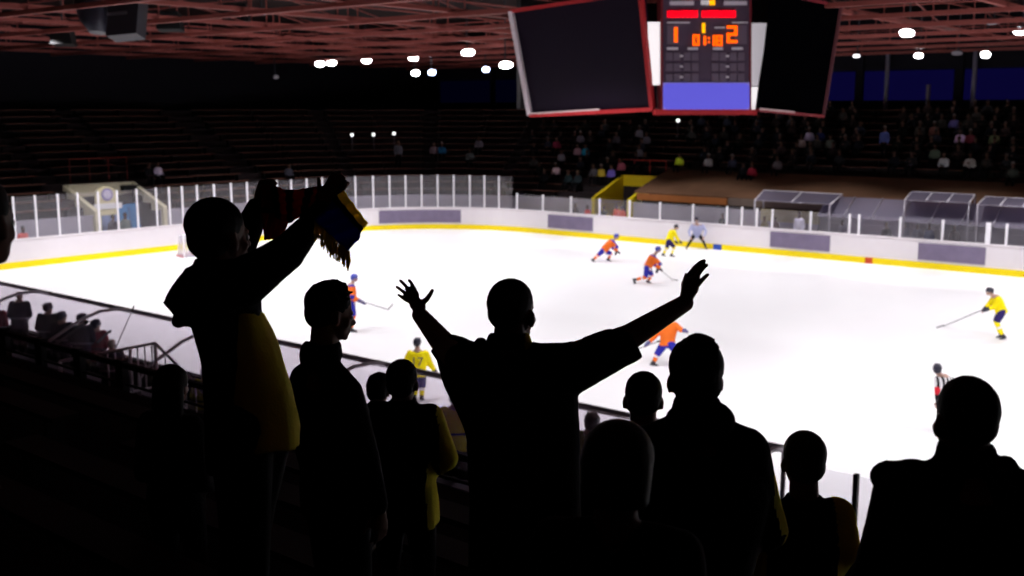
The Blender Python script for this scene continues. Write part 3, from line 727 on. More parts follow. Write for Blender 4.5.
for k in range(1, 5):
    u = b.lerp(c, k/5); l = q2.lerp(c2, k/5); MB().cyl(l, u, .012, 6).obj('baluster', M_hand, e)
for q in (a, b, c): MB().cyl((q.x, q.y, 1.16), q, .03, 8).obj('post', M_hand, e)
struct('floor_bench_deck', MB().box((-30, 7.66, -.03), (-5.9, YN-.23, .72)), mat('bench_deck', (.14, .12, .15), .8, 0, .1, .3, 2))
# curved clear canopy over the players' bench
cn = empty('bench_canopy', (-18, 12, .72), 'curved clear canopy on grey ribs over the players bench', 'canopy')
prof_c = [(12.88, 2.40), (12.5, 2.49), (12.1, 2.50), (11.7, 2.40), (11.3, 2.22), (10.95, 2.05), (10.75, 1.85)]
xe = on_z(786, 450, 2.4).x; xs0 = -34.6
ribs = [-32.4, -28.8, -25.2, -21.56, -17.9, -13.5, -9.6, xe]
for i in range(len(ribs)-1):
    mb = MB(); A = ribs[i]+.03; B = ribs[i+1]-.03
    for j in range(len(prof_c)-1):
        (y0, z0), (y1, z1) = prof_c[j], prof_c[j+1]
        v = [mb.bm.verts.new(p) for p in ((A, y0, z0), (B, y0, z0), (B, y1, z1), (A, y1, z1))]; mb._f(v, True)
    bmesh.ops.remove_doubles(mb.bm, verts=mb.bm.verts, dist=.001)
    o = mb.obj('clear_sheet', M_plexi, cn); o.modifiers.new('t', 'SOLIDIFY').thickness = .006
for x in ribs:
    MB().tube([(x, y, z+.01) for y, z in prof_c]+[(x, 10.7, .72)], .036, 8).obj('rib', M_tube, cn)
MB().tube([(ribs[0]-.5, 12.88, 2.40), (xe, 12.88, 2.40)], .055, 8).obj('front_tube', M_tube, cn)
MB().box((ribs[0]-.5, 12.84, 2.43), (xe, 12.87, 2.452)).obj('front_highlight_strip', mat('painted_highlight', (.45, .42, .46), .3, .6), cn)  # pale strip stands in for the highlight along the front tube
MB().cyl((xe, 12.8, 1.3), (xe, 12.8, 2.4), .035, 8).obj('end_post', M_tube, cn)
e = empty('players_bench', (-20, 12.0, .72), 'long low bench under the curved canopy where the dark dressed team sits', 'bench')
MB().box((-31, 11.55, 1.12), (-6.5, 11.9, 1.17)).obj('seat', mat('bench_grey', (.10, .09, .11)), e)
for k in range(9): MB().box((-30.6+k*3, 11.6, .72), (-30.5+k*3, 11.85, 1.12)).obj('support', M_greyst, e)

# =================================================================== PEOPLE
M_skin = mat('skin', (.17, .085, .062), .6, 0, .15, .12, 25)
M_skin2 = mat('skin_light', (.50, .31, .25), .55, 0, .3, .1, 25)
M_hairb = mat('hair_dark', (.007, .005, .005), .7, 0, .08, .3, 40)
M_hairg = mat('hair_brown', (.022, .016, .014), .6, 0, .12, .3, 40)
def cloth(name, c, var=.12): return mat('cloth_'+name, c, .9, 0, .08, var, 14, bump=.15, bs=90)
M_cblack = cloth('black', (.0035, .0035, .0045)); M_cdark = cloth('charcoal', (.006, .0055, .007)); M_cnavy = cloth('navy_black', (.008, .008, .016))
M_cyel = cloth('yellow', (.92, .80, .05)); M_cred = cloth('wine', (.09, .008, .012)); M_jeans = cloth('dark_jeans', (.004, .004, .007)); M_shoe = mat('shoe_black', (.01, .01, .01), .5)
M_eye = mat('eye_white', (.7, .68, .66), .2, 0, .5)

def add_head(mb, c, f, u, s=1.0, jaw=1.0, wid=1.0):
    """c: centre of the head, f: facing direction, u: up; adds skull, face, nose, ears, brow, lips"""
    f = V(f).normalized(); r = f.cross(V(u)).normalized(); u = r.cross(f)
    R = Matrix((r, f, u)).transposed()
    def T(x, y, z): return V(c)+R @ V((x*s*wid, y*s, (z-.117)*s))
    mb.ball(T(0, -.014, .148), (.077*s*wid, .097*s, .087*s), 12, R)
    mb.ball(T(0, .022, .092), (.063*s*wid, .068*s, .086*s), 10, R)
    mb.ball(T(0, .040, .040), (.047*s*jaw*wid, .048*s, .036*s), 8, R)
    mb.ball(T(0, .076, .020), (.020*s, .016*s, .017*s), 6, R)
    mb.cap(T(0, .088, .112), T(0, .108, .083), .008*s, .0125*s, 6)
    mb.ball(T(-.011, .100, .078), .009*s, 5); mb.ball(T(.011, .100, .078), .009*s, 5)
    mb.cap(T(-.035, .076, .128), T(.035, .076, .128), .012*s, .012*s, 6)
    mb.cap(T(-.018, .088, .055), T(.018, .088, .055), .0075*s, .0075*s, 6); mb.cap(T(-.014, .087, .044), T(.014, .087, .044), .008*s, .008*s, 6)
    for k in (-1, 1):
        mb.ball(T(k*.045, .055, .085), (.020*s, .02*s, .022*s), 6, R)
        mb.ball(T(k*.080, -.004, .100), (.010*s, .019*s, .031*s), 7, R); mb.ball(T(k*.074, .004, .085), (.010*s, .012*s, .016*s), 5, R)
    return T, R
def add_hand(mb, w, d, n, s=1.0, thumb=1, spread=.25, curl=.25, scale_f=1.0):
    """w wrist, d pointing direction, n back-of-hand normal, thumb: side sign"""
    d = V(d).normalized(); n = (V(n)-V(n).dot(d)*d).normalized(); t = d.cross(n).normalized()*thumb
    mb.loft([(V(w), t*.026*s, n*.019*s), (V(w)+d*.035*s, t*.034*s, n*.018*s), (V(w)+d*.075*s+t*.002*s, t*.042*s, n*.016*s), (V(w)+d*.098*s, t*.039*s, n*.013*s)], 14, 2.4)
    L = (.072, .080, .075, .060)
    for i in range(4):
        off = (1.5-i)*.021; a = (1.5-i)*spread*.5
        b = V(w)+d*(.092-abs(i-1.2)*.004)*s+t*off*s
        dd = (d*math.cos(a)+t*math.sin(a)).normalized(); p = b
        for j, (fr, rr) in enumerate(((.45, .0095), (.31, .0088), (.24, .0078))):
            dd = (dd-n*curl*(.5+j*.35)).normalized(); q = p+dd*L[i]*fr*s*scale_f; mb.cap(p, q, rr*s, rr*s*.93, 8); p = q
    b = V(w)+d*.03*s+t*.027*s; dd = (d*.72+t*.70-n*curl*.4).normalized(); q = b+dd*.038*s; mb.cap(b, q, .014*s, .0115*s, 8)
    dd = (dd+d*.25-n*curl*.3).normalized(); mb.cap(q, q+dd*.030*s, .0112*s, .0095*s, 8); mb.cap(q+dd*.030*s, q+dd*.052*s, .0097*s, .008*s, 8)
def std_joints(base, face, h, s=1.0, hs=None):
    """standing joints for a person of height h (metres), base at the feet, face = horizontal facing direction"""
    f = V(face); f.z = 0; f.normalize(); r = f.cross(V((0, 0, 1))); u = V((0, 0, 1)); B = V(base); hs = hs or h/1.78
    J = dict(f=f, r=r, u=u, base=B, hs=hs, s=s)
    J['head'] = B+u*(h-.129*hs)+f*.02; J['hf'] = f.copy(); J['hu'] = u.copy()
    J['neck'] = J['head']-u*.165*hs-f*.035*hs
    tz = J['neck'].z-.055*hs
    def at(x, y, z): return V((B.x, B.y, z))+r*x+f*y
    W = .165*s*hs
    J['sh'] = [at(-W, -.01, tz), at(W, -.01, tz)]
    pz = B.z+(tz-B.z)*.63
    J['pel'] = at(0, 0, pz); J['hip'] = [at(-.085*s*hs, 0, pz-.03), at(.085*s*hs, 0, pz-.03)]
    kz = B.z+(pz-B.z)*.53
    J['kn'] = [at(-.10*hs, .02, kz), at(.10*hs, .02, kz)]; J['an'] = [at(-.11*hs, -.02, B.z+.085), at(.11*hs, -.02, B.z+.085)]
    J['toe'] = [f.copy(), f.copy()]
    ez = tz-.29*hs; J['el'] = [at(-W-.05*hs, -.02, ez), at(W+.05*hs, -.02, ez)]
    J['wr'] = [at(-W-.01*hs, .16*hs, ez-.10*hs), at(W+.01*hs, .16*hs, ez-.10*hs)]
    J['hd'] = [(f*.8-r*-.4-u*.2), (f*.8-r*.4-u*.2)]; J['hn'] = [u.copy(), u.copy()]
    return J
def torso_rings(J, g, hem=.0, prof=None):
    """elliptical sections from hem to the neck; g = extra thickness"""
    hs, s = J['hs'], J['s']; sl, sr = J['sh']; hl, hr = J['hip']
    rs = (sr-sl).normalized(); rh = (hr-hl).normalized() if (hr-hl).length > .02 else rs
    top = (sl+sr)/2; bot = J['pel']; ax = (top-bot).normalized(); L = (top-bot).length
    W = (sr-sl).length/2
    prof = prof or [(-.28, .172, .125), (-.05, .168, .122), (.22, .150, .110), (.50, .172, .122), (.76, .184, .126), (.92, .156, .112), (1.03, .100, .085)]
    out = []
    for t, a, b in prof:
        if t < 0 and hem < -t*.4: t = -hem
        r_ = rh.lerp(rs, max(0, min(1, t))).normalized(); f_ = (ax.cross(r_) if False else r_.cross(ax)*-1).normalized()
        a = a*hs*s+g; b = b*hs*(.5+.5*s)+g
        out.append((bot+ax*(L*t), r_*a, f_*b))
    return out
def figure(name, label, J, cat='person', group=None, jacket=None, trousers=None, shoes=None, hair=None, skin=None, vx=.010, sleeve='long', g=.022, hood=False, collar=True,
           jpaint=None, fine=None, hands='relaxed', hair_shape='short', bare_arm=False, puff=1.0, hem=.30, eyes=True, wid=1.0, folds=.006, ownhands=None, jprof=None, extra=None, hairfn=None, arms=None, hoodk=1.0):
    B = J['base']; e = empty(name, B, label, cat, group); hs, s = J['hs'], J['s']; f, u = J['f'], J['u']
    skin = skin or M_skin
    mb = MB(); T, R = add_head(mb, J['head'], J['hf'], J['hu'], hs, 1, wid)
    mb.cap(T(0, -.02, .07), J['neck']-u*.02, .056*hs, .060*hs, 12)
    mb.cap(J['neck']-u*.02, (J['sh'][0]+J['sh'][1])/2-u*.02, .062*hs, .08*hs, 12)
    mb.loft(torso_rings(J, -.012, .05 if jprof else .12, jprof), 20)
    for i in (0, 1):
        sg = -1 if i == 0 else 1
        mb.cap(J['neck']-u*.04*hs, J['sh'][i], .05*hs, .052*hs)
        mb.cap(J['sh'][i], J['el'][i], .052*hs, .041*hs); mb.cap(J['el'][i], J['wr'][i], .042*hs, .027*hs)
        if hands == 'own' and ownhands: pass
        else: add_hand(mb, J['wr'][i], J['hd'][i], J['hn'][i], hs, 1 if i else -1, .15, .35)
        mb.cap(J['hip'][i], J['kn'][i], .085*hs, .056*hs); mb.cap(J['kn'][i], J['an'][i], .055*hs, .038*hs)
        mb.cap(J['an'][i]-u*.04*hs, J['an'][i]+J['toe'][i]*.13*hs-u*.05*hs, .035*hs, .03*hs)
    if ownhands: ownhands(mb)
    if arms:
        for i in (0, 1): mb.cap(J['el'][i], J['wr'][i], arms[0], arms[1], 14); mb.cap(J['sh'][i], J['el'][i], arms[0]*1.15, arms[0], 14)
    mb.skin('body', skin, e, fine or vx, 2 if fine else 3)
    # eyes
    if eyes:
        for k in (-1, 1): MB().ball(T(k*.031, .079, .108), .0115*hs, 6).obj('eye', M_eye, e)
    # jacket
    mb = MB(); rg = torso_rings(J, g, hem, jprof); mb.loft(rg, 22, 2.3)
    for i in (0, 1):
        S, E_, W_ = J['sh'][i], J['el'][i], J['wr'][i]
        mb.cap(J['neck']-u*.055*hs, S+u*.005, (.048)*hs+g*.6, .058*hs+g*.6, 12)
        if sleeve == 'long':
            mb.cap(S, E_, .062*hs*puff+g*.5, .052*hs*puff+g*.4); mb.cap(E_, E_.lerp(W_, .93), .052*hs*puff+g*.4, .034*hs*puff+g*.4)
        elif sleeve == 'none': mb.cap(S, S.lerp(E_, .12), .060*hs+g*.4, .055*hs+g*.4)
        else: mb.cap(S, S.lerp(E_, .85), .062*hs+g*.5, .062*hs+g*.6)
    if collar:
        mb.loft([(J['neck']-u*.03, J['r']*.085*hs, f*.085*hs), (J['neck']+u*.035*hs+f*.005, J['r']*.070*hs, f*.072*hs)], 18, 2)
    if hood:
        c = J['neck']-f*.075*hs-u*.02*hs
        mb.ball(c, (.11*hs*hoodk, .075*hs*hoodk, .07*hs), 10, Matrix((J['r'], f, u)).transposed())
    if extra: extra(mb)
    jm = jacket if isinstance(jacket, (list, tuple)) else [jacket or M_cblack]
    mb.skin('jacket', jm, e, vx, 5, folds, 11, jpaint)
    # trousers
    mb = MB()
    for i in (0, 1):
        mb.cap(J['hip'][i], J['kn'][i], .098*hs, .070*hs); mb.cap(J['kn'][i], J['an'][i]+(J['kn'][i]-J['an'][i]).normalized()*.03, .068*hs, .055*hs)
    mb.cap(J['hip'][0]+u*.04, J['hip'][1]+u*.04, .10*hs, .10*hs)
    mb.skin('trousers', trousers or M_jeans, e, max(vx, .012), 4, folds*.7, 9)
    for i in (0, 1):
        t = J['toe'][i].normalized(); a = J['an'][i]-u*.045*hs; si = t.cross(u)
        MB().loft([(a-t*.07*hs, si*.03*hs, u*.036*hs), (a-t*.05*hs, si*.040*hs, u*.04*hs), (a+t*.06*hs-u*.005, si*.045*hs, u*.036*hs), (a+t*.15*hs-u*.012, si*.042*hs, u*.026*hs), (a+t*.19*hs-u*.018, si*.024*hs, u*.016*hs)], 14, 2.2).obj('shoe', shoes or M_shoe, e)
    if hair or hairfn:
        mb = MB()
        if hairfn: hairfn(mb, T, R)
        else:
            if hair_shape == 'crop':
                mb.ball(T(0, -.020, .158), (.0795*hs*wid, .099*hs, .086*hs), 12, R); mb.ball(T(0, -.048, .120), (.070*hs*wid, .060*hs, .060*hs), 10, R)
            else:
                mb.ball(T(0, -.022, .158), (.083*hs*wid, .100*hs, .088*hs), 12, R); mb.ball(T(0, -.045, .110), (.076*hs*wid, .068*hs, .070*hs), 10, R)
            if hair_shape == 'messy':
                random.seed(11)
                for k in range(46):
                    th = random.uniform(0, 2*PI); ph = random.uniform(.05, 1.25)
                    n_ = V((math.sin(ph)*math.cos(th), math.sin(ph)*math.sin(th), math.cos(ph)))
                    p = T(n_.x*.080, -.022+n_.y*.096, .158+n_.z*.084); q = T(n_.x*.094+.006, -.022+n_.y*.106+.018, .158+n_.z*.100); mb.cap(p, q, .010*hs, .004*hs, 5)
            if hair_shape == 'bob':
                mb.ball(T(0, -.02, .150), (.096*hs, .110*hs, .098*hs), 12, R)
                mb.loft([(T(0, -.045, .03), R @ V((.088, 0, 0))*hs, R @ V((0, .07, 0))*hs), (T(0, -.04, .15), R @ V((.096, 0, 0))*hs, R @ V((0, .085, 0))*hs)], 18, 2)
            if hair_shape == 'long':
                mb.ball(T(0, -.02, .150), (.092*hs, .106*hs, .094*hs), 12, R)
                mb.loft([(T(0, -.065, -.22), R @ V((.085, 0, 0))*hs, R @ V((0, .04, 0))*hs), (T(0, -.06, -.05), R @ V((.098, 0, 0))*hs, R @ V((0, .055, 0))*hs), (T(0, -.04, .13), R @ V((.092, 0, 0))*hs, R @ V((0, .08, 0))*hs)], 18, 2)
        mb.skin('hair', hair or M_hairb, e, .007 if vx < .012 else vx, 2, .002 if vx < .02 else 0, 60)
    return e
CFH = V((CF.x, CF.y, 0)).normalized(); CRH = CR.copy()
def turned(deg):   # horizontal facing, degrees to the right of the camera's view direction
    a = math.radians(deg); return (CFH*math.cos(a)+CRH*math.sin(a)).normalized()
def fan(px, py, k, deg, hs=None, s=1.0, d=None):
    """a spectator whose head top is seen at px,py and who stands on row k facing deg; returns joints and depth"""
    Y = row_y(k); d = d or row_depth(px, py, Y); top = P(px, py, d); z = row_z(k)
    B = V((top.x, top.y, z)); J = std_joints(B, turned(deg), top.z-z, s, hs); J['d'] = d
    return J
def side(co, e0, d0, lim):   # distance to the right of a vertical line through px e0, at depth d0
    return (co-e0).dot(CRH) > lim

# P1: tall man holding up a scarf, hood of his jacket hanging down his back
J = fan(216, 197, 1, 62, hs=.95); d = J['d']
J['hf'] = turned(40); J['head'] = P(220, 236, d); J['neck'] = P(217, 268, d)
J['sh'] = [P(234, 284, d+.14), P(224, 292, d-.15)]
J['pel'] = P(250, 430, d); J['hip'] = [P(262, 440, d+.07), P(242, 440, d-.08)]
J['el'] = [P(240, 250, d+.20), P(284, 256, d-.10)]; J['wr'] = [P(258, 206, d+.24), P(325, 208, d-.03)]
J['hd'] = [CU*.9+CR*.35, CU*.8+CR*.5]; J['hn'] = [-CF, -CF]
def hands1(mb):
    add_hand(mb, J['wr'][0], CU*.85+CR*.30+CF*.1, -CF, .72, 1, .1, .85)
    add_hand(mb, J['wr'][1], CU*.85+CR*.40, -CF, .80, -1, .1, .85)
def hood1(mb):
    dd = d
    mb.cap(P(206, 280, dd-.02), P(190, 275, dd), .040, .026)
    mb.loft([(P(198, 273, dd), CR*.045, CF*.08), (P(193, 284, dd), CR*.052, CF*.10), (P(188, 295, dd), CR*.062, CF*.09), (P(185, 303, dd), CR*.062, CF*.09), (P(190, 312, dd), CR*.050, CF*.08), (P(196, 326, dd), CR*.04, CF*.07)], 18, 2)
    mb.cap(P(178, 298, dd), P(160, 304, dd), .020, .005, 8); mb.cap(P(184, 312, dd), P(178, 321, dd), .028, .024)
    mb.cap(P(242, 283, d-.13), P(286, 254, d-.10), .078, .056); mb.cap(P(286, 254, d-.10), P(314, 222, d-.05), .056, .034)
    mb.cap(P(240, 266, d+.18), P(246, 240, d+.2), .042, .030); mb.cap(P(244, 242, d+.2), P(255, 222, d+.22), .034, .030)
    mb.loft([(P(236, 470, d), CR*.080, CF*.15), (P(234, 400, d), CR*.078, CF*.16), (P(232, 360, d), CR*.080, CF*.17), (P(226, 325, d), CR*.092, CF*.17), (P(222, 296, d), CR*.095, CF*.15), (P(220, 280, d), CR*.08, CF*.12)], 22)
P1 = figure('person', 'tall man in dark jacket with hanging hood holding a striped scarf above his head', J, jacket=M_cblack, trousers=M_jeans, hair=M_hairb, ownhands=hands1, hands='own', extra=hood1, fine=.006, vx=.009, g=.012, hem=.02,
            jprof=[(-.1, .12, .065), (.3, .12, .062), (.6, .12, .070), (.9, .12, .085), (1.0, .10, .075)])
# yellow jersey worn under the jacket, its front hem flaring to the right
mb = MB()
mb.loft([(P(259, 448, d), CR*.125, CF*.15), (P(260, 425, d), CR*.118, CF*.15), (P(256, 385, d), CR*.105, CF*.15), (P(250, 345, d), CR*.080, CF*.14), (P(246, 312, d), CR*.05, CF*.12)], 24, 2.2)
mb.skin('jersey', M_cyel, P1, .009, 4, .012, 9, label='yellow jersey showing under the dark jacket')
J1 = J
# scarf between his hands
def ribbon(name, cols, rows, mats, parent, paint=None, thick=.006, **kw):
    """rows: list of (left point, right point); smooth cloth sheet with thickness"""
    mb = MB(); n = 16; grid = []
    for a, b in rows:
        grid.append([mb.bm.verts.new(a.lerp(b, k/n)+CF*.012*math.sin(k*1.3+len(grid)*.7)) for k in range(n+1)])
    for i in range(len(grid)-1):
        for k in range(n):
            mb.mi = paint(i/(len(grid)-1), k/n) if paint else 0; mb._f([grid[i][k], grid[i][k+1], grid[i+1][k+1], grid[i+1][k]], True)
    bmesh.ops.recalc_face_normals(mb.bm, faces=mb.bm.faces)
    me = bpy.data.meshes.new(name); mb.bm.to_mesh(me); mb.bm.free(); o = meshobj(name, me, mats, parent); o.modifiers.new('t', 'SOLIDIFY').thickness = thick
    return o
dl, dr = d+.22, d-.04
sc_e = empty('scarf', P(300, 190, d+.1), 'striped fan scarf with gold fringe held between the raised hands of the tall man', 'scarf')
def thin_cloth(name, c):
    m = cloth(name, c); nt = m.node_tree; b = nt.nodes['Principled BSDF']; o_ = nt.nodes['Material Output']
    t = nt.nodes.new('ShaderNodeBsdfTranslucent'); t.inputs[0].default_value = (*c, 1); mx = nt.nodes.new('ShaderNodeMixShader'); mx.inputs[0].default_value = .75
    nt.links.new(b.outputs[0], mx.inputs[1]); nt.links.new(t.outputs[0], mx.inputs[2]); nt.links.new(mx.outputs[0], o_.inputs[0]); return m
M_scr_red = thin_cloth('scarf_red', (.34, .03, .015)); M_scr_blk = thin_cloth('scarf_black', (.012, .008, .012)); M_scr_navy = thin_cloth('scarf_navy', (.015, .015, .30)); M_gold = thin_cloth('scarf_gold', (.80, .60, .06))
def lerp2(pts, t):
    n = len(pts)-1; i = min(int(t*n), n-1); return pts[i].lerp(pts[i+1], t*n-i)
top = [P(262, 184, dl), P(285, 190, (dl+dr)/2+.05), P(312, 189, (dl+dr)/2), P(346, 180, dr)]
bot = [P(268, 215, dl), P(288, 222, (dl+dr)/2+.05), P(304, 216, (dl+dr)/2), P(338, 216, dr)]
rows = [(lerp2(top, k/20), lerp2(bot, k/20)) for k in range(21)]
ribbon('stretched_strip', 0, rows, [M_scr_blk, M_scr_red], sc_e, lambda a, b: 1 if int(a*9) % 2 == 0 and a < .75 else 0)
rows = [(P(262+2*t, 186+54*t, dl-.02), P(281-3*t+9*math.sin(t*PI), 188+50*t, dl-.03)) for t in [k/10 for k in range(11)]]
ribbon('folded_end', 0, rows, [M_scr_red, M_scr_blk], sc_e, lambda a, b: 1 if (.3 < a < .5 or a > .9) else 0, label='reddish folded end')
# hanging end with gold bands
A, Bq, Cq, Dq = P(343, 190, dr-.10), P(368, 223, dr-.12), P(349, 251.5, dr-.13), P(315, 221, dr-.13)
rows = [((A.lerp(Dq, k/14)), (Bq.lerp(Cq, k/14))) for k in range(15)]
ribbon('hanging_end', 0, rows, [M_scr_navy, M_gold, M_scr_blk], sc_e, lambda a, b: 1 if (a < .20) else (2 if a < .30 else 0), label='navy end with gold band')
mb = MB(); random.seed(5)
for k in range(46):
    p = Dq.lerp(Cq, k/45)+CF*random.uniform(-.01, .01); L_ = random.uniform(.042, .06)
    mb.tube([p, p+V((0, 0, -L_*.5))+CR*random.uniform(-.006, .004), p+V((0, 0, -L_))+CR*random.uniform(-.012, .004)], [.0032, .003, .002], 5)
o = mb.obj('fringe', M_gold, sc_e, label='gold fringe', kind='stuff')

# P2: young man in profile
J = fan(331, 280.5, 2, 46, hs=.96); d = J['d']; J['hf'] = (turned(62)-V((0, 0, .18))).normalized(); J['head'] = P(331, 312.5, d); J['neck'] = P(323, 350, d)
J['sh'] = [P(331, 372, d+.13), P(330, 378, d-.14)]
J['sh'] = [J['neck']-J['r']*.135-V((0, 0, .150)), J['neck']+J['r']*.155-V((0, 0, .155))]
J['el'] = [J['sh'][0]-V((0, 0, .29))-J['r']*.04+J['f']*.05, J['sh'][1]-V((0, 0, .27))+J['r']*.04+J['f']*.06]
J['wr'] = [J['el'][0]+J['f']*.10-V((0, 0, .20)), J['el'][1]+J['f']*.06-V((0, 0, .22))]; J['hd'] = [V((0, 0, -1)), V((0, 0, -1))]; J['hn'] = [-J['r'], J['r']]
P2 = figure('person', 'young man in profile with messy short hair, just right of the scarf holder', J, jacket=M_cblack, hair=M_hairb, hair_shape='messy', hood=True, hoodk=.40, vx=.009, g=.018, hem=.30)
# P3: teenager in yellow jersey, its shaded back painted black
J = fan(402, 359, 3, 14, hs=.93); d = J['d']; J['neck'] = P(403, 405, d); J['head'] = P(403, 382, d)
J['sh'] = [J['neck']-J['r']*.135-V((0, 0, .055)), J['neck']+J['r']*.135-V((0, 0, .06))]
J['el'] = [P(380, 452, d+.05), P(446, 458, d)]; J['wr'] = [P(398, 470, d+.22), P(424, 474, d+.22)]
J['hip'] = [h-V((0, 0, 0)) for h in J['hip']]
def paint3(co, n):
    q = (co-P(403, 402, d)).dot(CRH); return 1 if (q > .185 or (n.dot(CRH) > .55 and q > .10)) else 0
P3 = figure('person', 'teenager in yellow jersey, shaded back painted dark, left of the man with spread arms', J, jacket=[M_cblack, M_cyel], jpaint=paint3, hair=M_hairb, vx=.010, g=.022, hem=.4, puff=1.15)
# P4: man with spread arms
J = fan(511, 278, 2, 12, hs=.96); d = J['d']; J['hf'] = turned(28); J['head'] = P(512.5, 312.5, d); J['neck'] = P(509, 342, d)
J['sh'] = [P(462, 362, d+.03), P(560, 362, d-.02)]; J['pel'] = P(525, 520, d); J['hip'] = [P(500, 530, d), P(551, 530, d)]
J['el'] = [P(447, 348, d+.18), P(628, 338, d+.02)]; J['wr'] = [P(420, 315, d+.36), P(685, 303, d+.10)]
def finger(mb, pts, dep, r0, r1):
    n = len(pts)
    for i in range(n-1):
        t0, t1 = i/(n-1), (i+1)/(n-1); mb.cap(P(*pts[i], dep[i] if isinstance(dep, list) else dep), P(*pts[i+1], dep[i+1] if isinstance(dep, list) else dep), r0+(r1-r0)*t0, r0+(r1-r0)*t1, 8)
def hands4(mb):
    a = d+.38     # left hand: open palm away from us, fingers spread
    mb.loft([(P(420, 315, d+.36), CR*.024-CU*.008, CF*.02), (P(417.5, 308, a), CR*.029-CU*.010, CF*.02), (P(414.5, 302, a), CR*.030-CU*.013, CF*.018), (P(413, 298.5, a), CR*.026-CU*.013, CF*.013)], 16, 2.4)
    mb.cap(P(416.5, 304, a), P(421, 307, a), .022, .02, 8); mb.cap(P(416, 304, a), P(413, 296.5, a), .026, .019, 10); mb.cap(P(414, 297, a), P(410, 299, a), .017, .016, 8)
    F_ = [((417.5, 295), (414.5, 288.5), (411.5, 283.5), (409.2, 280.2)), ((412.5, 294), (408, 288.5), (403.5, 283.6), (400.3, 280.6)), ((409, 297), (404, 292.5), (399.8, 289), (396.8, 287)), ((407, 301), (403.5, 298.6), (400.6, 296.4), (398.5, 294.8))]
    for q_, r_ in zip(F_, (.0080, .0078, .0074, .0068)): finger(mb, q_, a, r_, r_*.85)
    finger(mb, [(421, 304), (426.5, 299.5), (429.8, 295), (432.3, 290.6)], [a, a-.01, a-.015, a-.02], .0125, .0080)
    b = d+.12     # right hand: seen edge on, fingers close together, little finger apart
    mb.loft([(P(685, 303, d+.10), CR*.026+CU*.012, CF*.026), (P(689, 294, b), CR*.033+CU*.010, CF*.028), (P(691, 284, b), CR*.033+CU*.006, CF*.026), (P(692.5, 277, b), CR*.028+CU*.004, CF*.020)], 16, 2.4)
    finger(mb, [(689, 276), (694, 269), (699, 264), (702.5, 261.5)], b+.02, .0115, .0088)
    finger(mb, [(693, 276), (697, 268.5), (700.5, 264), (704, 261)], b, .0110, .0086)
    finger(mb, [(696.5, 277), (700, 271.5), (703.8, 267), (706.4, 265.2)], b-.015, .0100, .0078)
    finger(mb, [(698, 285), (701.5, 280.5), (705, 277), (707.5, 274.8)], b-.03, .0095, .0074)
    finger(mb, [(684.5, 292), (684, 284), (686, 278), (686.4, 275)], [b+.02, b+.04, b+.05, b+.05], .0130, .0085)
def shirt4(mb):
    # wide short right sleeve, left sleeve, body of the shirt
    mb.loft([(P(634.5, 343, d+.02), -CR*.028+CU*.052, CF*.065), (P(612, 350, d+.01), -CR*.02+CU*.072, CF*.085), (P(588, 362, d), -CR*.012+CU*.085, CF*.10), (P(562, 378, d), CR*.02+CU*.10, CF*.11)], 20, 2.2)
    mb.loft([(P(437, 342, d+.22), CR*.026+CU*.034, CF*.05), (P(452, 352, d+.14), CR*.04+CU*.055, CF*.07), (P(474, 368, d+.05), CR*.05+CU*.075, CF*.10)], 18, 2.2)
    mb.loft([(P(527, 590, d), CR*.205, CF*.14), (P(525, 500, d), CR*.192, CF*.135), (P(523, 430, d), CR*.195, CF*.13), (P(519, 400, d), CR*.205, CF*.13), (P(515, 378, d), CR*.195, CF*.125), (P(512, 356, d), CR*.15, CF*.10)], 26, 2.5)
    mb.loft([(P(443, 348, d+.18), CR*.030+CU*.03, CF*.05), (P(457, 382, d+.10), CR*.045+CU*.02, CF*.09), (P(478, 420, d+.03), CR*.05+CU*.02, CF*.10), (P(495, 460, d), CR*.08, CF*.11)], 18, 2.2)
    mb.cap(P(470, 356, d+.02), P(555, 356, d), .048, .048); mb.cap(P(560, 355, d), P(598, 348, d), .045, .03)
    for x, y, r in ((481, 343, .022), (462, 341, .016), (535, 346, .018), (572, 346, .018), (589, 343, .013), (556, 345, .012)): mb.ball(P(x, y, d-.01), (r*1.3, r, r), 6)
J4 = J
P4 = figure('person', 'man in a black T-shirt with both arms spread wide and open hands', J, jacket=M_cblack, sleeve='none', ownhands=hands4, hands='own', extra=shirt4, arms=(.047, .031), fine=.0046, vx=.008, g=.012, hem=.05, collar=False, hair=M_hairb, hair_shape='crop',
            jprof=[(-.2, .15, .11), (.3, .15, .11), (.7, .17, .12), (.95, .15, .10)], folds=.005)
mb = MB(); c = J['neck']+V((0, 0, .01)); mb.loft([(c-V((0, 0, .035)), CR*.088, CF*.088), (c+V((0, 0, .012)), CR*.074, CF*.076), (c+V((0, 0, .022)), CR*.066, CF*.068)], 20, 2)
mb.skin('collar', [M_cblack, M_cyel], P4, .008, 3, .003, 12, lambda co, n: 1 if (co-c).dot(CRH) > .055 else 0, label='dark collar with yellow trim')
# P5
J = fan(644, 371, 3, 4, hs=.97, s=.95); 
figure('person', 'person with cropped hair and sticking out ears just left of the broad man', J, jacket=M_cdark, hair=M_hairb, hair_shape='crop', g=.02, vx=.011)
# P6
J = fan(618, 421, 1, 14, hs=.88, s=1.0); J['neck'] = J['neck']+V((0, 0, .03))
figure('person', 'child with smooth bobbed hair in front of the man with spread arms, to his right', J, jacket=M_cdark, hair=M_hairg, hair_shape='bob', g=.015, vx=.010, collar=False)
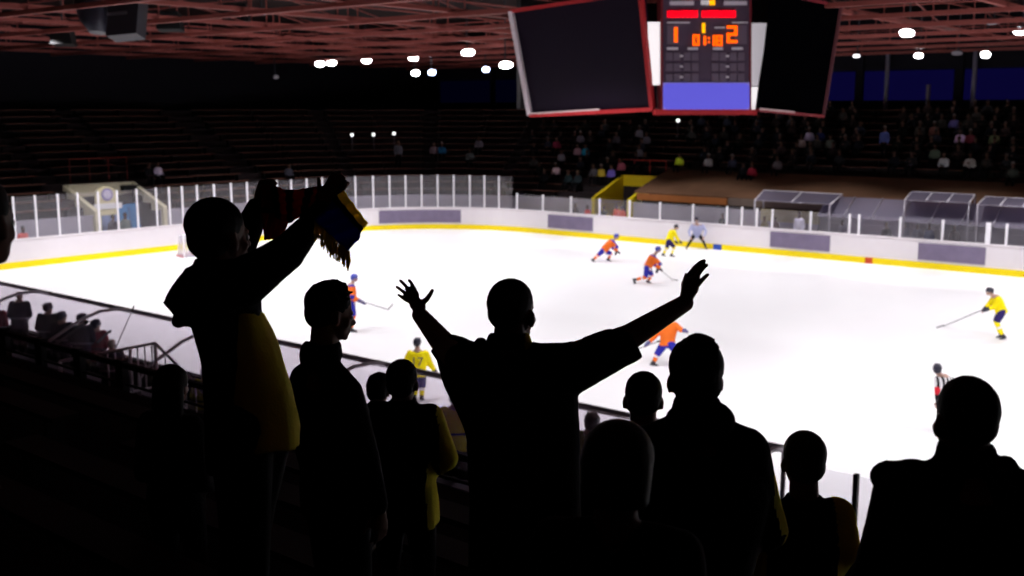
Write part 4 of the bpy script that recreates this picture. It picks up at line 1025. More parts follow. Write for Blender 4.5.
# P7
J = fan(695, 334, 2, 2, hs=.97, s=1.18); d = J['d']; J['neck'] = P(697, 408, d); J['head'] = P(695, 378.5, d)
J['sh'] = [P(650, 450, d), P(744, 452, d)]
def hair7(mb, T, R):
    mb.ball(T(0, -.02, .165), (.084, .102, .086), 12, R); mb.ball(T(0, -.05, .11), (.076, .062, .065), 10, R)
    random.seed(4)
    for k in range(60):
        th = random.uniform(0, 2*PI); ph = random.uniform(0, .95); n_ = V((math.sin(ph)*math.cos(th), math.sin(ph)*math.sin(th), math.cos(ph)))
        p = T(n_.x*.080, -.022+n_.y*.096, .168+n_.z*.080); q = T(n_.x*.090+.004, -.022+n_.y*.103, .168+n_.z*.096); mb.cap(p, q, .009, .004, 5)
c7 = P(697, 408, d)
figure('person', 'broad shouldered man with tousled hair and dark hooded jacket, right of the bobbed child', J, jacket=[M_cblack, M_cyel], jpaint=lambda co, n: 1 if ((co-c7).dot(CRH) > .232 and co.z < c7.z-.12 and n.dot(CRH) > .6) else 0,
       hairfn=hair7, hair=M_hairb, g=.026, vx=.010, hood=True, puff=1.1)
# P8: child in yellow jersey; shade on the back is painted in as black
J = fan(806, 431, 3, -3, hs=.95, s=.82); d = J['d']; c8 = J['neck'].copy()
J['el'] = [J['el'][0], P(845, 548, d)]
figure('person', 'child in yellow jersey, shaded back painted dark, beside the dark glass post', J, jacket=[M_cblack, M_cyel], jpaint=lambda co, n: 1 if (co-c8).dot(CRH) > .108 or (co-c8).dot(CRH) < -.15 else 0, hair=M_hairg, hair_shape='short', g=.022, vx=.010)
# P9
J = fan(968, 375, 2, -2, hs=.97, s=1.15); d = J['d']; J['head'] = P(964.5, 421, d); J['neck'] = P(967, 456, d); J['sh'] = [P(903, 496, d), P(1030, 502, d)]
def extra9(mb):
    mb.cap(P(882, 476, d), P(915, 470, d), .035, .032); mb.ball(P(887, 470, d), .028, 6); mb.ball(P(913, 467, d), .022, 6); mb.ball(P(1006, 466, d), .03, 6)
figure('person', 'broad man with close cropped hair and dark jacket at the right edge of the photo', J, jacket=[M_cblack, M_cyel], jpaint=lambda co, n: 0, extra=extra9, hair=M_hairb, hair_shape='crop', g=.024, vx=.010, puff=1.1, wid=.94)
# P0
J = fan(-14, 192, 0, 20, hs=.95); d = J['d']; J['hf'] = turned(15); J['head'] = P(-24, 222, d); J['neck'] = P(-58, 262, d)
J['sh'] = [P(-84, 300, d+.18), P(-92, 305, d-.18)]; J['el'] = [P(-90, 420, d+.2), P(-100, 420, d-.2)]; J['wr'] = [P(-60, 480, d+.2), P(-70, 480, d-.2)]
J['pel'] = P(-120, 520, d); J['hip'] = [P(-120, 530, d+.09), P(-125, 530, d-.09)]
figure('person', 'person whose dark profile only just enters the photo at the left edge', J, jacket=M_cblack, hair=M_hairb, vx=.011)
# P10
J = fan(169, 364, 2, 20, hs=.86, s=.85)
figure('person', 'child with long dark hair left of the scarf holder, in front of the stair handrail', J, jacket=M_cdark, hair=M_hairb, hair_shape='long', vx=.012, g=.02)
# P11
J = fan(377, 374, 4, 10, hs=.86, s=.85)
figure('person', 'child with curly dark hair and grey collar between the young man and the teenager', J, jacket=cloth('grey', (.10, .09, .11)), hair=M_hairb, hair_shape='messy', vx=.012, g=.02)

# =================================================================== HOCKEY PLAYERS
M_or = cloth('jersey_orange', (.93, .19, .03), .05); M_bl = cloth('pants_blue', (.04, .04, .42), .05); M_ye = cloth('jersey_bright_yellow', (.97, .80, .01), .04)
M_nv = cloth('pants_navy', (.035, .025, .13), .05); M_hb = mat('helmet_blue', (.08, .10, .50), .3); M_hd = mat('helmet_dark', (.03, .03, .05), .3)
M_wh = cloth('sock_white', (.85, .83, .86), .03); M_bk = cloth('official_black', (.02, .018, .022)); M_lb = cloth('shirt_pale_blue', (.42, .44, .66)); M_blade = mat('blade_steel', (.5, .5, .55), .3, .8)
M_skate = mat('skate_boot', (.05, .05, .06), .4); M_stick = mat('stick_grey', (.28, .27, .30), .4); M_glv = mat('glove_dark', (.05, .045, .07), .6); M_glb = mat('glove_blue', (.10, .10, .28), .6)
def player(label, d, H, JS, mats, hs=.98, face=None, helmet=True, hf=None, wide=1.0, name='hockey_player', cat='hockey player', ground=0.0, vx=.018, jpaint=None, socks=None, pads=1.0, parts=('pants', 'sock'), group=None, skates=True, gloves=True):
    """JS: pixels (x, y, depth offset) for head, neck, sh(2), el(2), wr(2), hip(2), kn(2), an(2)"""
    g_ = lambda q: P(q[0], q[1], d+(q[2] if len(q) > 2 else 0))
    J = {k: ([g_(q) for q in v] if isinstance(v[0], (tuple, list)) else g_(v)) for k, v in JS.items()}
    base = (J['an'][0]+J['an'][1])/2; base.z = ground
    f = V(face or CFH); f.z = 0; f.normalize(); u = V((0, 0, 1)); r = f.cross(u); hf = V(hf) if hf is not None else f
    e = empty(name, base, label, cat, group)
    for a in J['an']: a.z = max(a.z, ground+.13*hs)
    sh, hip = J['sh'], J['hip']
    mb = MB(); T, R = add_head(mb, J['head'], hf, u, hs)
    mc = (sh[0]+sh[1])/2; pc = (hip[0]+hip[1])/2
    mb.cap(T(0, -.02, .07), mc, .055*hs, .07*hs); mb.cap(mc, pc, .13*hs, .12*hs)
    for i in (0, 1):
        mb.cap(mc, sh[i], .07*hs, .06*hs); mb.cap(sh[i], J['el'][i], .05*hs, .042*hs); mb.cap(J['el'][i], J['wr'][i], .042*hs, .03*hs)
        dv = (J['wr'][i]-J['el'][i]).normalized(); add_hand(mb, J['wr'][i], dv, u+f*.3, hs, 1 if i else -1, .1, .7)
        mb.cap(pc, hip[i], .10*hs, .09*hs); mb.cap(hip[i], J['kn'][i], .085*hs, .058*hs); mb.cap(J['kn'][i], J['an'][i], .056*hs, .04*hs)
    mb.skin('body', M_skin2, e, max(.012, vx*.7), 2)
    # jersey with padded shoulders
    mb = MB(); ax = (mc-pc).normalized(); rs = (sh[1]-sh[0]).normalized(); fs = ax.cross(rs).normalized() if (ax.cross(rs)).length > .1 else f
    L = (mc-pc).length; W = max((sh[1]-sh[0]).length/2, .13*hs)
    mb.loft([(pc-ax*.06, rs*.205*hs*wide, fs*.165*hs), (pc+ax*L*.3, rs*.20*hs*wide, fs*.165*hs), (pc+ax*L*.7, rs*(W+.05)*wide, fs*.165*hs), (mc, rs*(W+.02)*wide, fs*.145*hs), (mc+ax*.06, rs*.11*hs, fs*.10*hs)], 20, 2.3)
    for i in (0, 1): mb.cap(sh[i], J['el'][i], .090*hs*pads, .078*hs*pads); mb.cap(J['el'][i], J['el'][i].lerp(J['wr'][i], .8), .078*hs*pads, .058*hs*pads)
    jm = mats['jersey'] if isinstance(mats['jersey'], (list, tuple)) else [mats['jersey']]
    mb.skin('jersey', jm, e, vx, 3, .008, 7, jpaint and (lambda co, n: jpaint(co, n, mc, pc, ax, rs, hs, J)))
    mb = MB()
    for i in (0, 1): mb.cap(hip[i], hip[i].lerp(J['kn'][i], .9), .125*hs*pads, .100*hs*pads)
    mb.cap(hip[0], hip[1], .13*hs*pads, .13*hs*pads); mb.skin(parts[0], mats['pants'], e, vx, 3, .006, 7)
    for i in (0, 1):
        kn, an = J['kn'][i], J['an'][i]
        MB().cap(kn, an.lerp(kn, .18), .082*hs*pads, .058*hs).skin(parts[1], mats['sock'] if not isinstance(mats['sock'], list) else mats['sock'], e, vx*.8, 2, paint=socks and (lambda co, n, kn=kn, an=an: socks((co-kn).length/(an-kn).length)))
        sd = (J['an'][i]-J['kn'][i]).normalized(); toe = (f-sd*f.dot(sd))
        toe = toe.normalized() if toe.length > .1 else f; a = J['an'][i]; si = toe.cross(sd).normalized()
        if skates:
            b = MB(); b.cap(a-sd*.05, a+sd*.045*hs-toe*.02, .052*hs, .050*hs); b.cap(a+sd*.045*hs-toe*.04, a+sd*.055*hs+toe*.15*hs, .047*hs, .034*hs)
            bo = b.skin('skate', M_skate, e, .012, 2)
            h_ = a+sd*.115*hs
            MB().slab([h_-toe*.10*hs-si*.006, h_+toe*.20*hs-si*.006, h_+toe*.20*hs+si*.006, h_-toe*.10*hs+si*.006], -sd*.03).obj('blade', M_blade, bo)
            for q in (-.06, .12): pass
    for i in (0, 1):
        if not gloves: continue
        dv = (J['wr'][i]-J['el'][i]).normalized(); w_ = J['wr'][i]; b = MB(); b.cap(w_-dv*.06, w_+dv*.02, .058*hs, .056*hs); b.cap(w_+dv*.02, w_+dv*.10*hs, .058*hs, .046*hs); b.cap(w_+dv*.01+V((0, 0, .03)), w_+dv*.06+V((0, 0, .055)), .026, .02)
        b.skin('glove', mats['glove'], e, .014, 2)
    if helmet:
        b = MB(); b.ball(T(0, -.012, .155), (.098*hs, .122*hs, .100*hs), 12, R); b.ball(T(0, -.045, .110), (.090*hs, .085*hs, .072*hs), 10, R)
        for k in (-.05, 0, .05): b.cap(T(k, -.10, .20), T(k, .07, .235), .016*hs, .014*hs, 6)
        b.skin('helmet', mats['helmet'], e, .011, 2)
        MB().loft([(T(0, .060, .112), R @ V((.088, 0, 0))*hs, R @ V((0, .062, 0))*hs), (T(0, .055, .155), R @ V((.090, 0, 0))*hs, R @ V((0, .060, 0))*hs)], 18, 2).obj('visor', glassmat('visor_clear', (.8, .8, .85), .2, .15) if 'visor' not in MC else MC['visor'], e)
    return e, J
def stick(a, b, c, label, r=.017):
    """butt a, heel b, toe c"""
    a, b, c = V(a), V(b), V(c); e = empty('hockey_stick', b, label, 'hockey stick')
    MB().bar(a, b, r*2, r*1.5).obj('shaft', M_stick, e)
    MB().slab([b-V((0, 0, .035)), c-V((0, 0, .03)), c+V((0, 0, .03)), b+V((0, 0, .035))], (b-a).cross(c-b).normalized()*.012).obj('blade', M_stick, e)
    bt = MB(); bt.bar(a, a.lerp(b, .08), r*2.4, r*2).obj('grip_tape', M_bk, e)
def gd(x, y): return depth_of(on_z(x, y, 0))
def p_orange(co, n, mc, pc, ax, rs, hs, J):
    t = (co-pc).dot(ax)/((mc-pc).length)
    if t > 1.0: return 1
    if -.12 < t < .05: return 2
    for i in (0, 1):
        w_ = (co-J['el'][i]).length
        if w_ < .09*hs and (co-pc).length > .25: return 1
    return 0
def s_or(t): return 1 if .35 < t < .5 else 0
OR = dict(jersey=[M_or, M_bl, M_wh], pants=M_bl, sock=[M_or, M_wh], glove=M_glv, helmet=M_hb)
# far orange player
d = gd(601, 262)
player('orange and blue player skating furthest left near the far boards', d, 1, dict(head=(616.6, 236.5), sh=[(611, 241, .15), (613, 242, -.15)], el=[(613, 248, .2), (617, 247, -.25)], wr=[(618, 252, .15), (616, 252.5, -.2)],
       hip=[(603.5, 250.5, .1), (602.5, 251, -.1)], kn=[(611, 253.5, .12), (598.5, 254.8, -.12)], an=[(608.6, 260, .12), (593.6, 260.6, -.12)]), OR, face=CR*.8-CF*.3, jpaint=p_orange, socks=s_or)
# middle orange player
d = gd(648, 284); _, Ja = player('orange and blue player striding with one skate kicked back, in front of the yellow player', d, 1, dict(head=(658.3, 249.5), sh=[(652, 256, .15), (654, 257.5, -.16)], el=[(655, 265, .25), (660, 264, -.22)], wr=[(660, 269, .15), (657.5, 270, -.2)],
       hip=[(648, 267, .1), (647, 268, -.1)], kn=[(651.5, 275, .1), (645.8, 277, -.12)], an=[(648.5, 282, .1), (635.5, 279.8, -.12)]), OR, face=CR*.85-CF*.2, jpaint=p_orange, socks=s_or)
stick(Ja['wr'][0]-(P(676, 279, d)-Ja['wr'][0])*.25, on_z(673, 280, .04), on_z(678, 280.5, .04), 'hockey stick held low by the striding orange player')
# far yellow player
YE = dict(jersey=[M_ye, M_nv], pants=M_nv, sock=[M_ye, M_wh], glove=M_hd, helmet=M_hd)
d = gd(667, 257); player('yellow player crouching beside the linesman at the far boards', d, 1, dict(head=(676.5, 227), sh=[(671, 231.5, .15), (674, 231.5, -.15)], el=[(670, 238, .2), (677, 238, -.2)], wr=[(676, 242, .2), (680, 241.5, -.15)],
       hip=[(668.5, 240.5, .1), (669, 241, -.1)], kn=[(667, 247.5, .1), (674, 247, -.12)], an=[(663.5, 254.5, .1), (671.8, 255, -.12)]), YE, face=CR*.8-CF*.35, socks=s_or)
# linesman
d = gd(697, 249.5)-.35; player('linesman in pale blue shirt leaning forward with hands on knees against the far boards', d, 1, dict(head=(696.5, 219.6, -.25), sh=[(692, 225.5, -.1), (702.5, 225.5, -.1)], el=[(689, 231.5, -.1), (706, 231.5, -.1)], wr=[(690.7, 237.5, -.25), (703.7, 237.5, -.25)],
       hip=[(694, 235.5, .2), (699.5, 235.5, .2)], kn=[(690.8, 240.6, -.1), (703, 240.6, -.1)], an=[(687.2, 246.8, 0), (705.8, 247, 0)]),
       dict(jersey=M_lb, pants=M_bk, sock=M_bk, glove=M_skin2, helmet=M_hd), face=-CF, pads=.85, name='linesman', cat='person', gloves=False)
# yellow player at the right
d = gd(1000, 339.5); _, Jb = player('yellow player bending forward with a long stick at the right side of the ice', d, 1, dict(head=(989.5, 291.5), sh=[(994, 298, .15), (998, 299, -.16)], el=[(989, 304, .2), (994, 307, -.2)], wr=[(984.5, 309, .12), (987, 309.5, -.12)],
       hip=[(1001, 311.5, .1), (1002, 312, -.1)], kn=[(996, 321, .12), (996.5, 322, -.12)], an=[(1000.5, 334.5, .12), (1003, 336, -.12)]), YE, face=-CR*.9-CF*.1, socks=s_or)
stick(Jb['wr'][0]-(on_z(942, 326.5, .03)-Jb['wr'][0])*.10, on_z(944, 326, .04), on_z(936.5, 328, .04), 'hockey stick stretched out by the yellow player at the right')
# orange player at the left
d = gd(353, 332.5); _, Jc = player('orange and blue player behind the young man in profile, stick pointing right', d, 1, dict(head=(354.5, 278), sh=[(350, 286, .15), (352, 287, -.17)], el=[(351, 296, .25), (352, 297, -.26)], wr=[(362, 302, .10), (358.5, 300.5, -.18)],
       hip=[(351, 302, .1), (351, 303, -.1)], kn=[(353.5, 315.5, .1), (352, 316, -.13)], an=[(350.5, 327.5, .12), (351.5, 329, -.12)]), dict(OR, glove=M_glb), face=CR*.95-CF*.1, jpaint=p_orange, socks=s_or)
stick(Jc['wr'][1]-(P(388, 309.5, d)-Jc['wr'][1])*.12, P(388, 309.5, d-.1), P(393, 304, d-.1), 'hockey stick of the orange player at the left with blade turned up')
# orange player between the arms
d = gd(655, 368); _, Jd = player('orange and blue player seen under the raised right arm of the man with spread arms', d, 1, dict(head=(676, 312, .1), sh=[(664, 325, .16), (675, 325, -.16)], el=[(655, 336, .2), (680.5, 329.5, -.3)], wr=[(648, 343, .1), (683.5, 330.5, -.35)],
       hip=[(664, 344, .1), (670, 344, -.1)], kn=[(657, 354.5, .12), (682, 356, -.12)], an=[(653.8, 364.6, .12), (688, 366, -.1)]), dict(OR, jersey=M_or, glove=M_glb), face=CR*.9+CF*.2, socks=s_or, wide=1.1)
stick(P(660, 341, d-.3), on_z(632, 351, .04), on_z(626, 352, .04), 'hockey stick of the orange player under the raised arm')
# yellow player near the boards
d = gd(419, 402); _, Je = player('yellow player seen from behind over the canopy rail, with dark helmet', d, 1, dict(head=(417.3, 343), sh=[(410, 353.5, .02), (425.5, 353.5, 0)], el=[(405, 365, 0), (430, 364, .05)], wr=[(408, 372, .25), (434.5, 370.5, .2)],
       hip=[(414.5, 374.5), (421.5, 374.5)], kn=[(415.5, 386.5, .05), (422, 386.5, .05)], an=[(414.8, 397.5, .02), (421.8, 398, 0)]), YE, face=CF*.9+CR*.2, socks=s_or)
cu = bpy.data.curves.new('n', 'FONT'); cu.body = '17'; cu.size = .30; cu.extrude = .003; cu.align_x = 'CENTER'; t_ = bpy.data.objects.new('n', cu); link(t_)
dg = bpy.context.evaluated_depsgraph_get(); me = bpy.data.meshes.new_from_object(t_.evaluated_get(dg)); bpy.data.objects.remove(t_)
c_ = P(417, 366, d-.20); fr = -CFH
for v in me.vertices: v.co = c_+CRH*v.co.x+V((0, 0, 1))*v.co.y+fr*v.co.z
o = meshobj('jersey_number', me, M_nv, _)
# referee
def p_ref(co, n, mc, pc, ax, rs, hs, J):
    el = J['el'][0]
    if (co-el).length < .10*hs and (co-mc).dot(rs) < -.12: return 2
    return int((co-pc).dot(rs)/.045+100) % 2
d = gd(941, 438); player('referee in black and white stripes with red armband left of the broad man', d, 1, dict(head=(937.3, 369.5), sh=[(937.5, 379.5, 0), (950.5, 379.5, .05)], el=[(937.5, 390.5, -.03), (957, 390, 0)], wr=[(937, 401.5, .05), (952, 401, .2)],
       hip=[(942, 402.5), (949, 402.5)], kn=[(941, 418, .05), (949, 418, .05)], an=[(940.8, 433.5), (949.5, 434)]), dict(jersey=[M_wh, M_bk, cloth('armband_red', (.75, .03, .05))], pants=M_bk, sock=M_bk, glove=M_skin2, helmet=M_hd), face=CF*.8+CR*.3, jpaint=p_ref, pads=.85, name='referee', cat='person', gloves=False)
# bench players (dark) under the canopy
M_bench_j = [cloth('bench_dark_blue', (.020, .016, .045)), cloth('bench_rose', (.30, .03, .06)), cloth('bench_white', (.35, .33, .40))]
def p_bench(co, n, mc, pc, ax, rs, hs, J):
    t = (co-pc).dot(ax)/((mc-pc).length); return 2 if .35 < t < .42 else 0
BD = dict(jersey=M_bench_j, pants=M_bk, sock=M_bk, glove=M_hd, helmet=mat('helmet_navy', (.03, .03, .07), .3))
def bench_player(px, py, Y, label, hel=True, sc_=1.0, mats=BD, standing=True, lean=0):
    d = row_depth(px, py, Y); s_ = FPX/d; top = P(px, py, d); F0 = .72
    k = lambda x, z, y=0: (px+x*s_, py+z*s_, y)     # offsets in metres from the head top
    Ht = top.z-F0
    return player(label, d, 1, dict(head=k(0, .13), sh=[k(-.17, .33), k(.17, .33)], el=[k(-.24, .58), k(.24, .58)], wr=[k(-.14, .72, .2), k(.14, .72, .2)], hip=[k(-.09, .88), k(.09, .88)],
                  kn=[k(-.10, .88+(Ht-.88)*.48, .05), k(.10, .88+(Ht-.88)*.48, .05)], an=[k(-.12, Ht-.10), k(.12, Ht-.10)]), mats, face=turned(5+lean), hs=.98*sc_, helmet=hel, ground=F0, jpaint=p_bench, name='bench_player', cat='hockey player')
bench_player(19.5, 290.5, 12.3, 'coach without helmet in dark clothes, leftmost of the group behind the boards', False, mats=dict(BD, glove=M_hd))
bench_player(48, 302.5, 12.2, 'dark dressed bench player with blue helmet right of the coach', lean=30)
bench_player(62, 311, 12.35, 'dark dressed bench player with pale visor, third from the left', lean=35)
bench_player(82, 313, 12.1, 'dark dressed bench player bending over with white helmet stripe', lean=25)
bench_player(96, 319, 12.45, 'rose and dark dressed bench player at the right end of the left group', mats=dict(BD, jersey=[M_bench_j[1], M_bench_j[0], M_bench_j[0]]), lean=30)
bench_player(-4, 300, 12.1, 'bench player in rose sleeves cut by the left edge of the photo', mats=dict(BD, jersey=[M_bench_j[1], M_bench_j[0], M_bench_j[2]]))
bench_player(112, 338, 11.6, 'low crouching dark bench player under the leaning stick', False)
bench_player(592, 414, 12.1, 'bench player with grey helmet right of the man with spread arms', sc_=1.25, mats=dict(BD, helmet=mat('helmet_grey', (.40, .38, .46), .3), jersey=[cloth('olive', (.25, .24, .03)), M_bench_j[0], M_bench_j[0]]))
bench_player(455, 390, 12.0, 'bench player in bright yellow jersey half hidden by the man with spread arms', mats=dict(BD, helmet=mat('helmet_grey', (0, 0, 0)), jersey=[M_ye, M_nv, M_nv], glove=mat('glove_pale', (.6, .58, .65))))
bench_player(206, 366, 11.9, 'bench player in yellow green half hidden by the scarf holder', mats=dict(BD, jersey=[cloth('lime', (.50, .50, .05)), M_bench_j[0], M_bench_j[0]]))
q = depth_of(on_y(115, 350, 12.2))
stick(P(134, 306, q), P(114, 352, q), P(108, 356, q), 'thin hockey stick leaning upright across the canopy rail', .012)
stick(P(88, 321, q-.6), P(50, 348, q-.6), P(44, 350, q-.6), 'pale hockey stick laid diagonally across the bench players', .035)
stick(P(97, 343, q-.4), P(108, 332.5, q-.4), P(111, 331, q-.4), 'short pale stick end beside the rose dressed player', .03)

# goal half hidden behind the scarf holder's head
gp = on_z(184.5, 258.5, 0)+V((0, 1.6, 0))
e = empty('goal', (gp.x, gp.y-1.0, 0), 'ice hockey goal with red foot rail hidden behind the head of the scarf holder', 'goal')
gx, gy = gp.x, gp.y
MB().tube([(gx, gy-1.6, 0), (gx, gy-1.6, 1.1), (gx, gy+.05, 1.1), (gx, gy+.05, 0)], .035, 8).obj('front_frame', M_wpost, e)
MB().tube([(gx, gy-1.6, .04), (gx-.9, gy-1.4, .04), (gx-.9, gy-.15, .04), (gx, gy+.05, .04)], .045, 8).obj('foot_rail', mat('goal_red', (.6, .12, .12), .5), e)
MB().hexa([(gx-.03, gy-1.6, .03), (gx-.03, gy+.05, .03), (gx-.92, gy-.15, .03), (gx-.92, gy-1.4, .03), (gx-.03, gy-1.6, 1.08), (gx-.03, gy+.05, 1.08), (gx-.5, gy, 1.05), (gx-.5, gy-1.5, 1.05)]).obj('net', glassmat('goal_net', (.9, .9, .92), .35, 0), e)

# =================================================================== CROWD IN THE FAR STANDS
def cmat():
    m = bpy.data.materials.new('crowd_cloth'); m.use_nodes = True; nt = m.node_tree; b = nt.nodes['Principled BSDF']; b.inputs['Roughness'].default_value = .9; b.inputs['Specular IOR Level'].default_value = .1
    oi = nt.nodes.new('ShaderNodeObjectInfo'); nt.links.new(oi.outputs['Color'], b.inputs['Base Color']); return m
M_crowd = cmat(); M_skinc = mat('skin_crowd', (.10, .055, .042), .8, 0, .1)
def crowd_proto(pose):
    """seated (or standing) spectator at the origin facing -Y"""
    e = bpy.data.objects.new('spectator', None); e.empty_display_size = .2; link(e)
    f = V((0, -1, 0)); u = V((0, 0, 1)); stand = pose == 'stand'
    hz = .95 if stand else .47; hipz = hz
    lean = .18 if pose == 'lean' else .04
    pel = V((0, 0, hz)); sh = V((0, -lean, hz+.45)); head = V((0, -lean*1.5-.03, hz+.70))
    mb = MB(); T, R = add_head(mb, head, f, u, 1.0); mb.cap(T(0, -.02, .07), sh, .055, .08); mb.cap(sh, pel, .12, .12)
    S = [V((s_*.17, -lean, hz+.42)) for s_ in (1, -1)]
    if pose == 'lean': E_ = [V((s_*.22, -.30, hz+.16)) for s_ in (1, -1)]; W_ = [V((s_*.08, -.46, hz+.12)) for s_ in (1, -1)]
    elif pose == 'stand': E_ = [V((s_*.23, 0, hz+.14)) for s_ in (1, -1)]; W_ = [V((s_*.20, -.12, hz-.08)) for s_ in (1, -1)]
    elif pose == 'clap': E_ = [V((s_*.25, -.12, hz+.18)) for s_ in (1, -1)]; W_ = [V((s_*.05, -.32, hz+.30)) for s_ in (1, -1)]
    else: E_ = [V((s_*.24, -.05, hz+.15)) for s_ in (1, -1)]; W_ = [V((s_*.13, -.33, hz+.08)) for s_ in (1, -1)]
    if stand: K = [V((s_*.10, -.02, .50)) for s_ in (1, -1)]; A_ = [V((s_*.11, 0, .09)) for s_ in (1, -1)]
    else: K = [V((s_*.13, -.42, .50)) for s_ in (1, -1)]; A_ = [V((s_*.13, -.40, .09)) for s_ in (1, -1)]
    H_ = [V((s_*.09, 0, hz)) for s_ in (1, -1)]
    for i in (0, 1):
        mb.cap(sh, S[i], .07, .06); mb.cap(S[i], E_[i], .05, .04); mb.cap(E_[i], W_[i], .04, .03); mb.cap(W_[i], W_[i]+(W_[i]-E_[i]).normalized()*.10, .03, .022)
        mb.cap(H_[i], K[i], .085, .06); mb.cap(K[i], A_[i], .055, .04); mb.cap(A_[i]-u*.04, A_[i]+f*.14-u*.05, .035, .03)
    mb.skin('body', M_skinc, e, .022, 2)
    mb = MB(); mb.loft([(pel-u*.02, V((.17, 0, 0)), V((0, .14, 0))), (pel.lerp(sh, .5), V((.185, 0, 0)), V((0, .14, 0))), (sh, V((.20, 0, 0)), V((0, .125, 0))), (sh+u*.07, V((.10, 0, 0)), V((0, .09, 0)))], 16)
    for i in (0, 1): mb.cap(S[i], E_[i], .07, .06); mb.cap(E_[i], E_[i].lerp(W_[i], .9), .058, .045)
    mb.skin('jacket', M_crowd, e, .025, 3)
    mb = MB()
    for i in (0, 1): mb.cap(H_[i], K[i], .10, .075); mb.cap(K[i], A_[i], .07, .055)
    mb.skin('trousers', M_cdark, e, .028, 2)
    mb = MB(); mb.ball(T(0, -.022, .158), (.085, .104, .092), 8, R); mb.ball(T(0, -.05, .11), (.078, .065, .07), 8, R); mb.skin('hair', M_crowd, e, .02, 1)
    return e
PR = {k: crowd_proto(k) for k in ('sit', 'lean', 'clap', 'stand')}; USED = {k: False for k in PR}
def spectator(pose, pos, face, jc, hc, label, group=None, name='person', cat='person', tc=None):
    src = PR[pose]
    if not USED[pose]: e = src; USED[pose] = True
    else:
        e = src.copy(); COL.objects.link(e)
        for ch in KIDS[pose]: k = ch.copy(); COL.objects.link(k); k.parent = e
    e.name = name; e.location = pos; e.rotation_euler = (0, 0, math.atan2(face.x, -face.y))
    for ch in [x for x in e.children]:
        if ch.name.startswith('jacket'): ch.color = (*jc, 1)
        if ch.name.startswith('hair'): ch.color = (*hc, 1)
    for k_ in ('group',):
        if k_ in e: del e[k_]
    tagp(e, label, cat, group)
    return e
KIDS = {k: list(v.children) for k, v in PR.items()}
BLK = (.012, .011, .014); HB = (.02, .014, .01)
def far_seat(px, tier_i):
    """point on tier i of the far side stand along the view column px"""
    off, z = tier(tier_i); yy = YF+off+.30+.12; r = ray(px, 150); x = CC.x+r.x/r.y*yy; return V((x, yy, z))
def seat_from_pixel(px, py):
    """which tier of the stand does this head pixel belong to; returns seat point"""
    best = None
    for i in range(NT):
        off, z = tier(i)
        r = ray(px, py)
        Yv = YF+off+.42; t = Yv/r.y; p = CC+r*t
        if p.x < XE+RC:
            c = V((XE+RC, YF-RC)); R0 = RC+off+.42; dd = V((r.x, r.y)); oc = -c; A = dd.dot(dd); B_ = 2*oc.dot(dd); C_ = oc.dot(oc)-R0*R0; D = B_*B_-4*A*C_
            if D > 0: t = (-B_+math.sqrt(D))/(2*A); p = CC+r*t
            if p.y < YF-RC: t = (XE-off-.42)/r.x; p = CC+r*t
        e_ = abs(p.z-(z+1.22))
        if best is None or e_ < best[0]: best = (e_, V((p.x, p.y, z)), i)
    return best[1], best[2]
def inward(p):
    if p.x < XE+RC and p.y > YF-RC: return (V((XE+RC, YF-RC, 0))-V((p.x, p.y, 0))).normalized()
    if p.x < XE+RC: return V((1, 0, 0))
    return V((0, -1, 0))
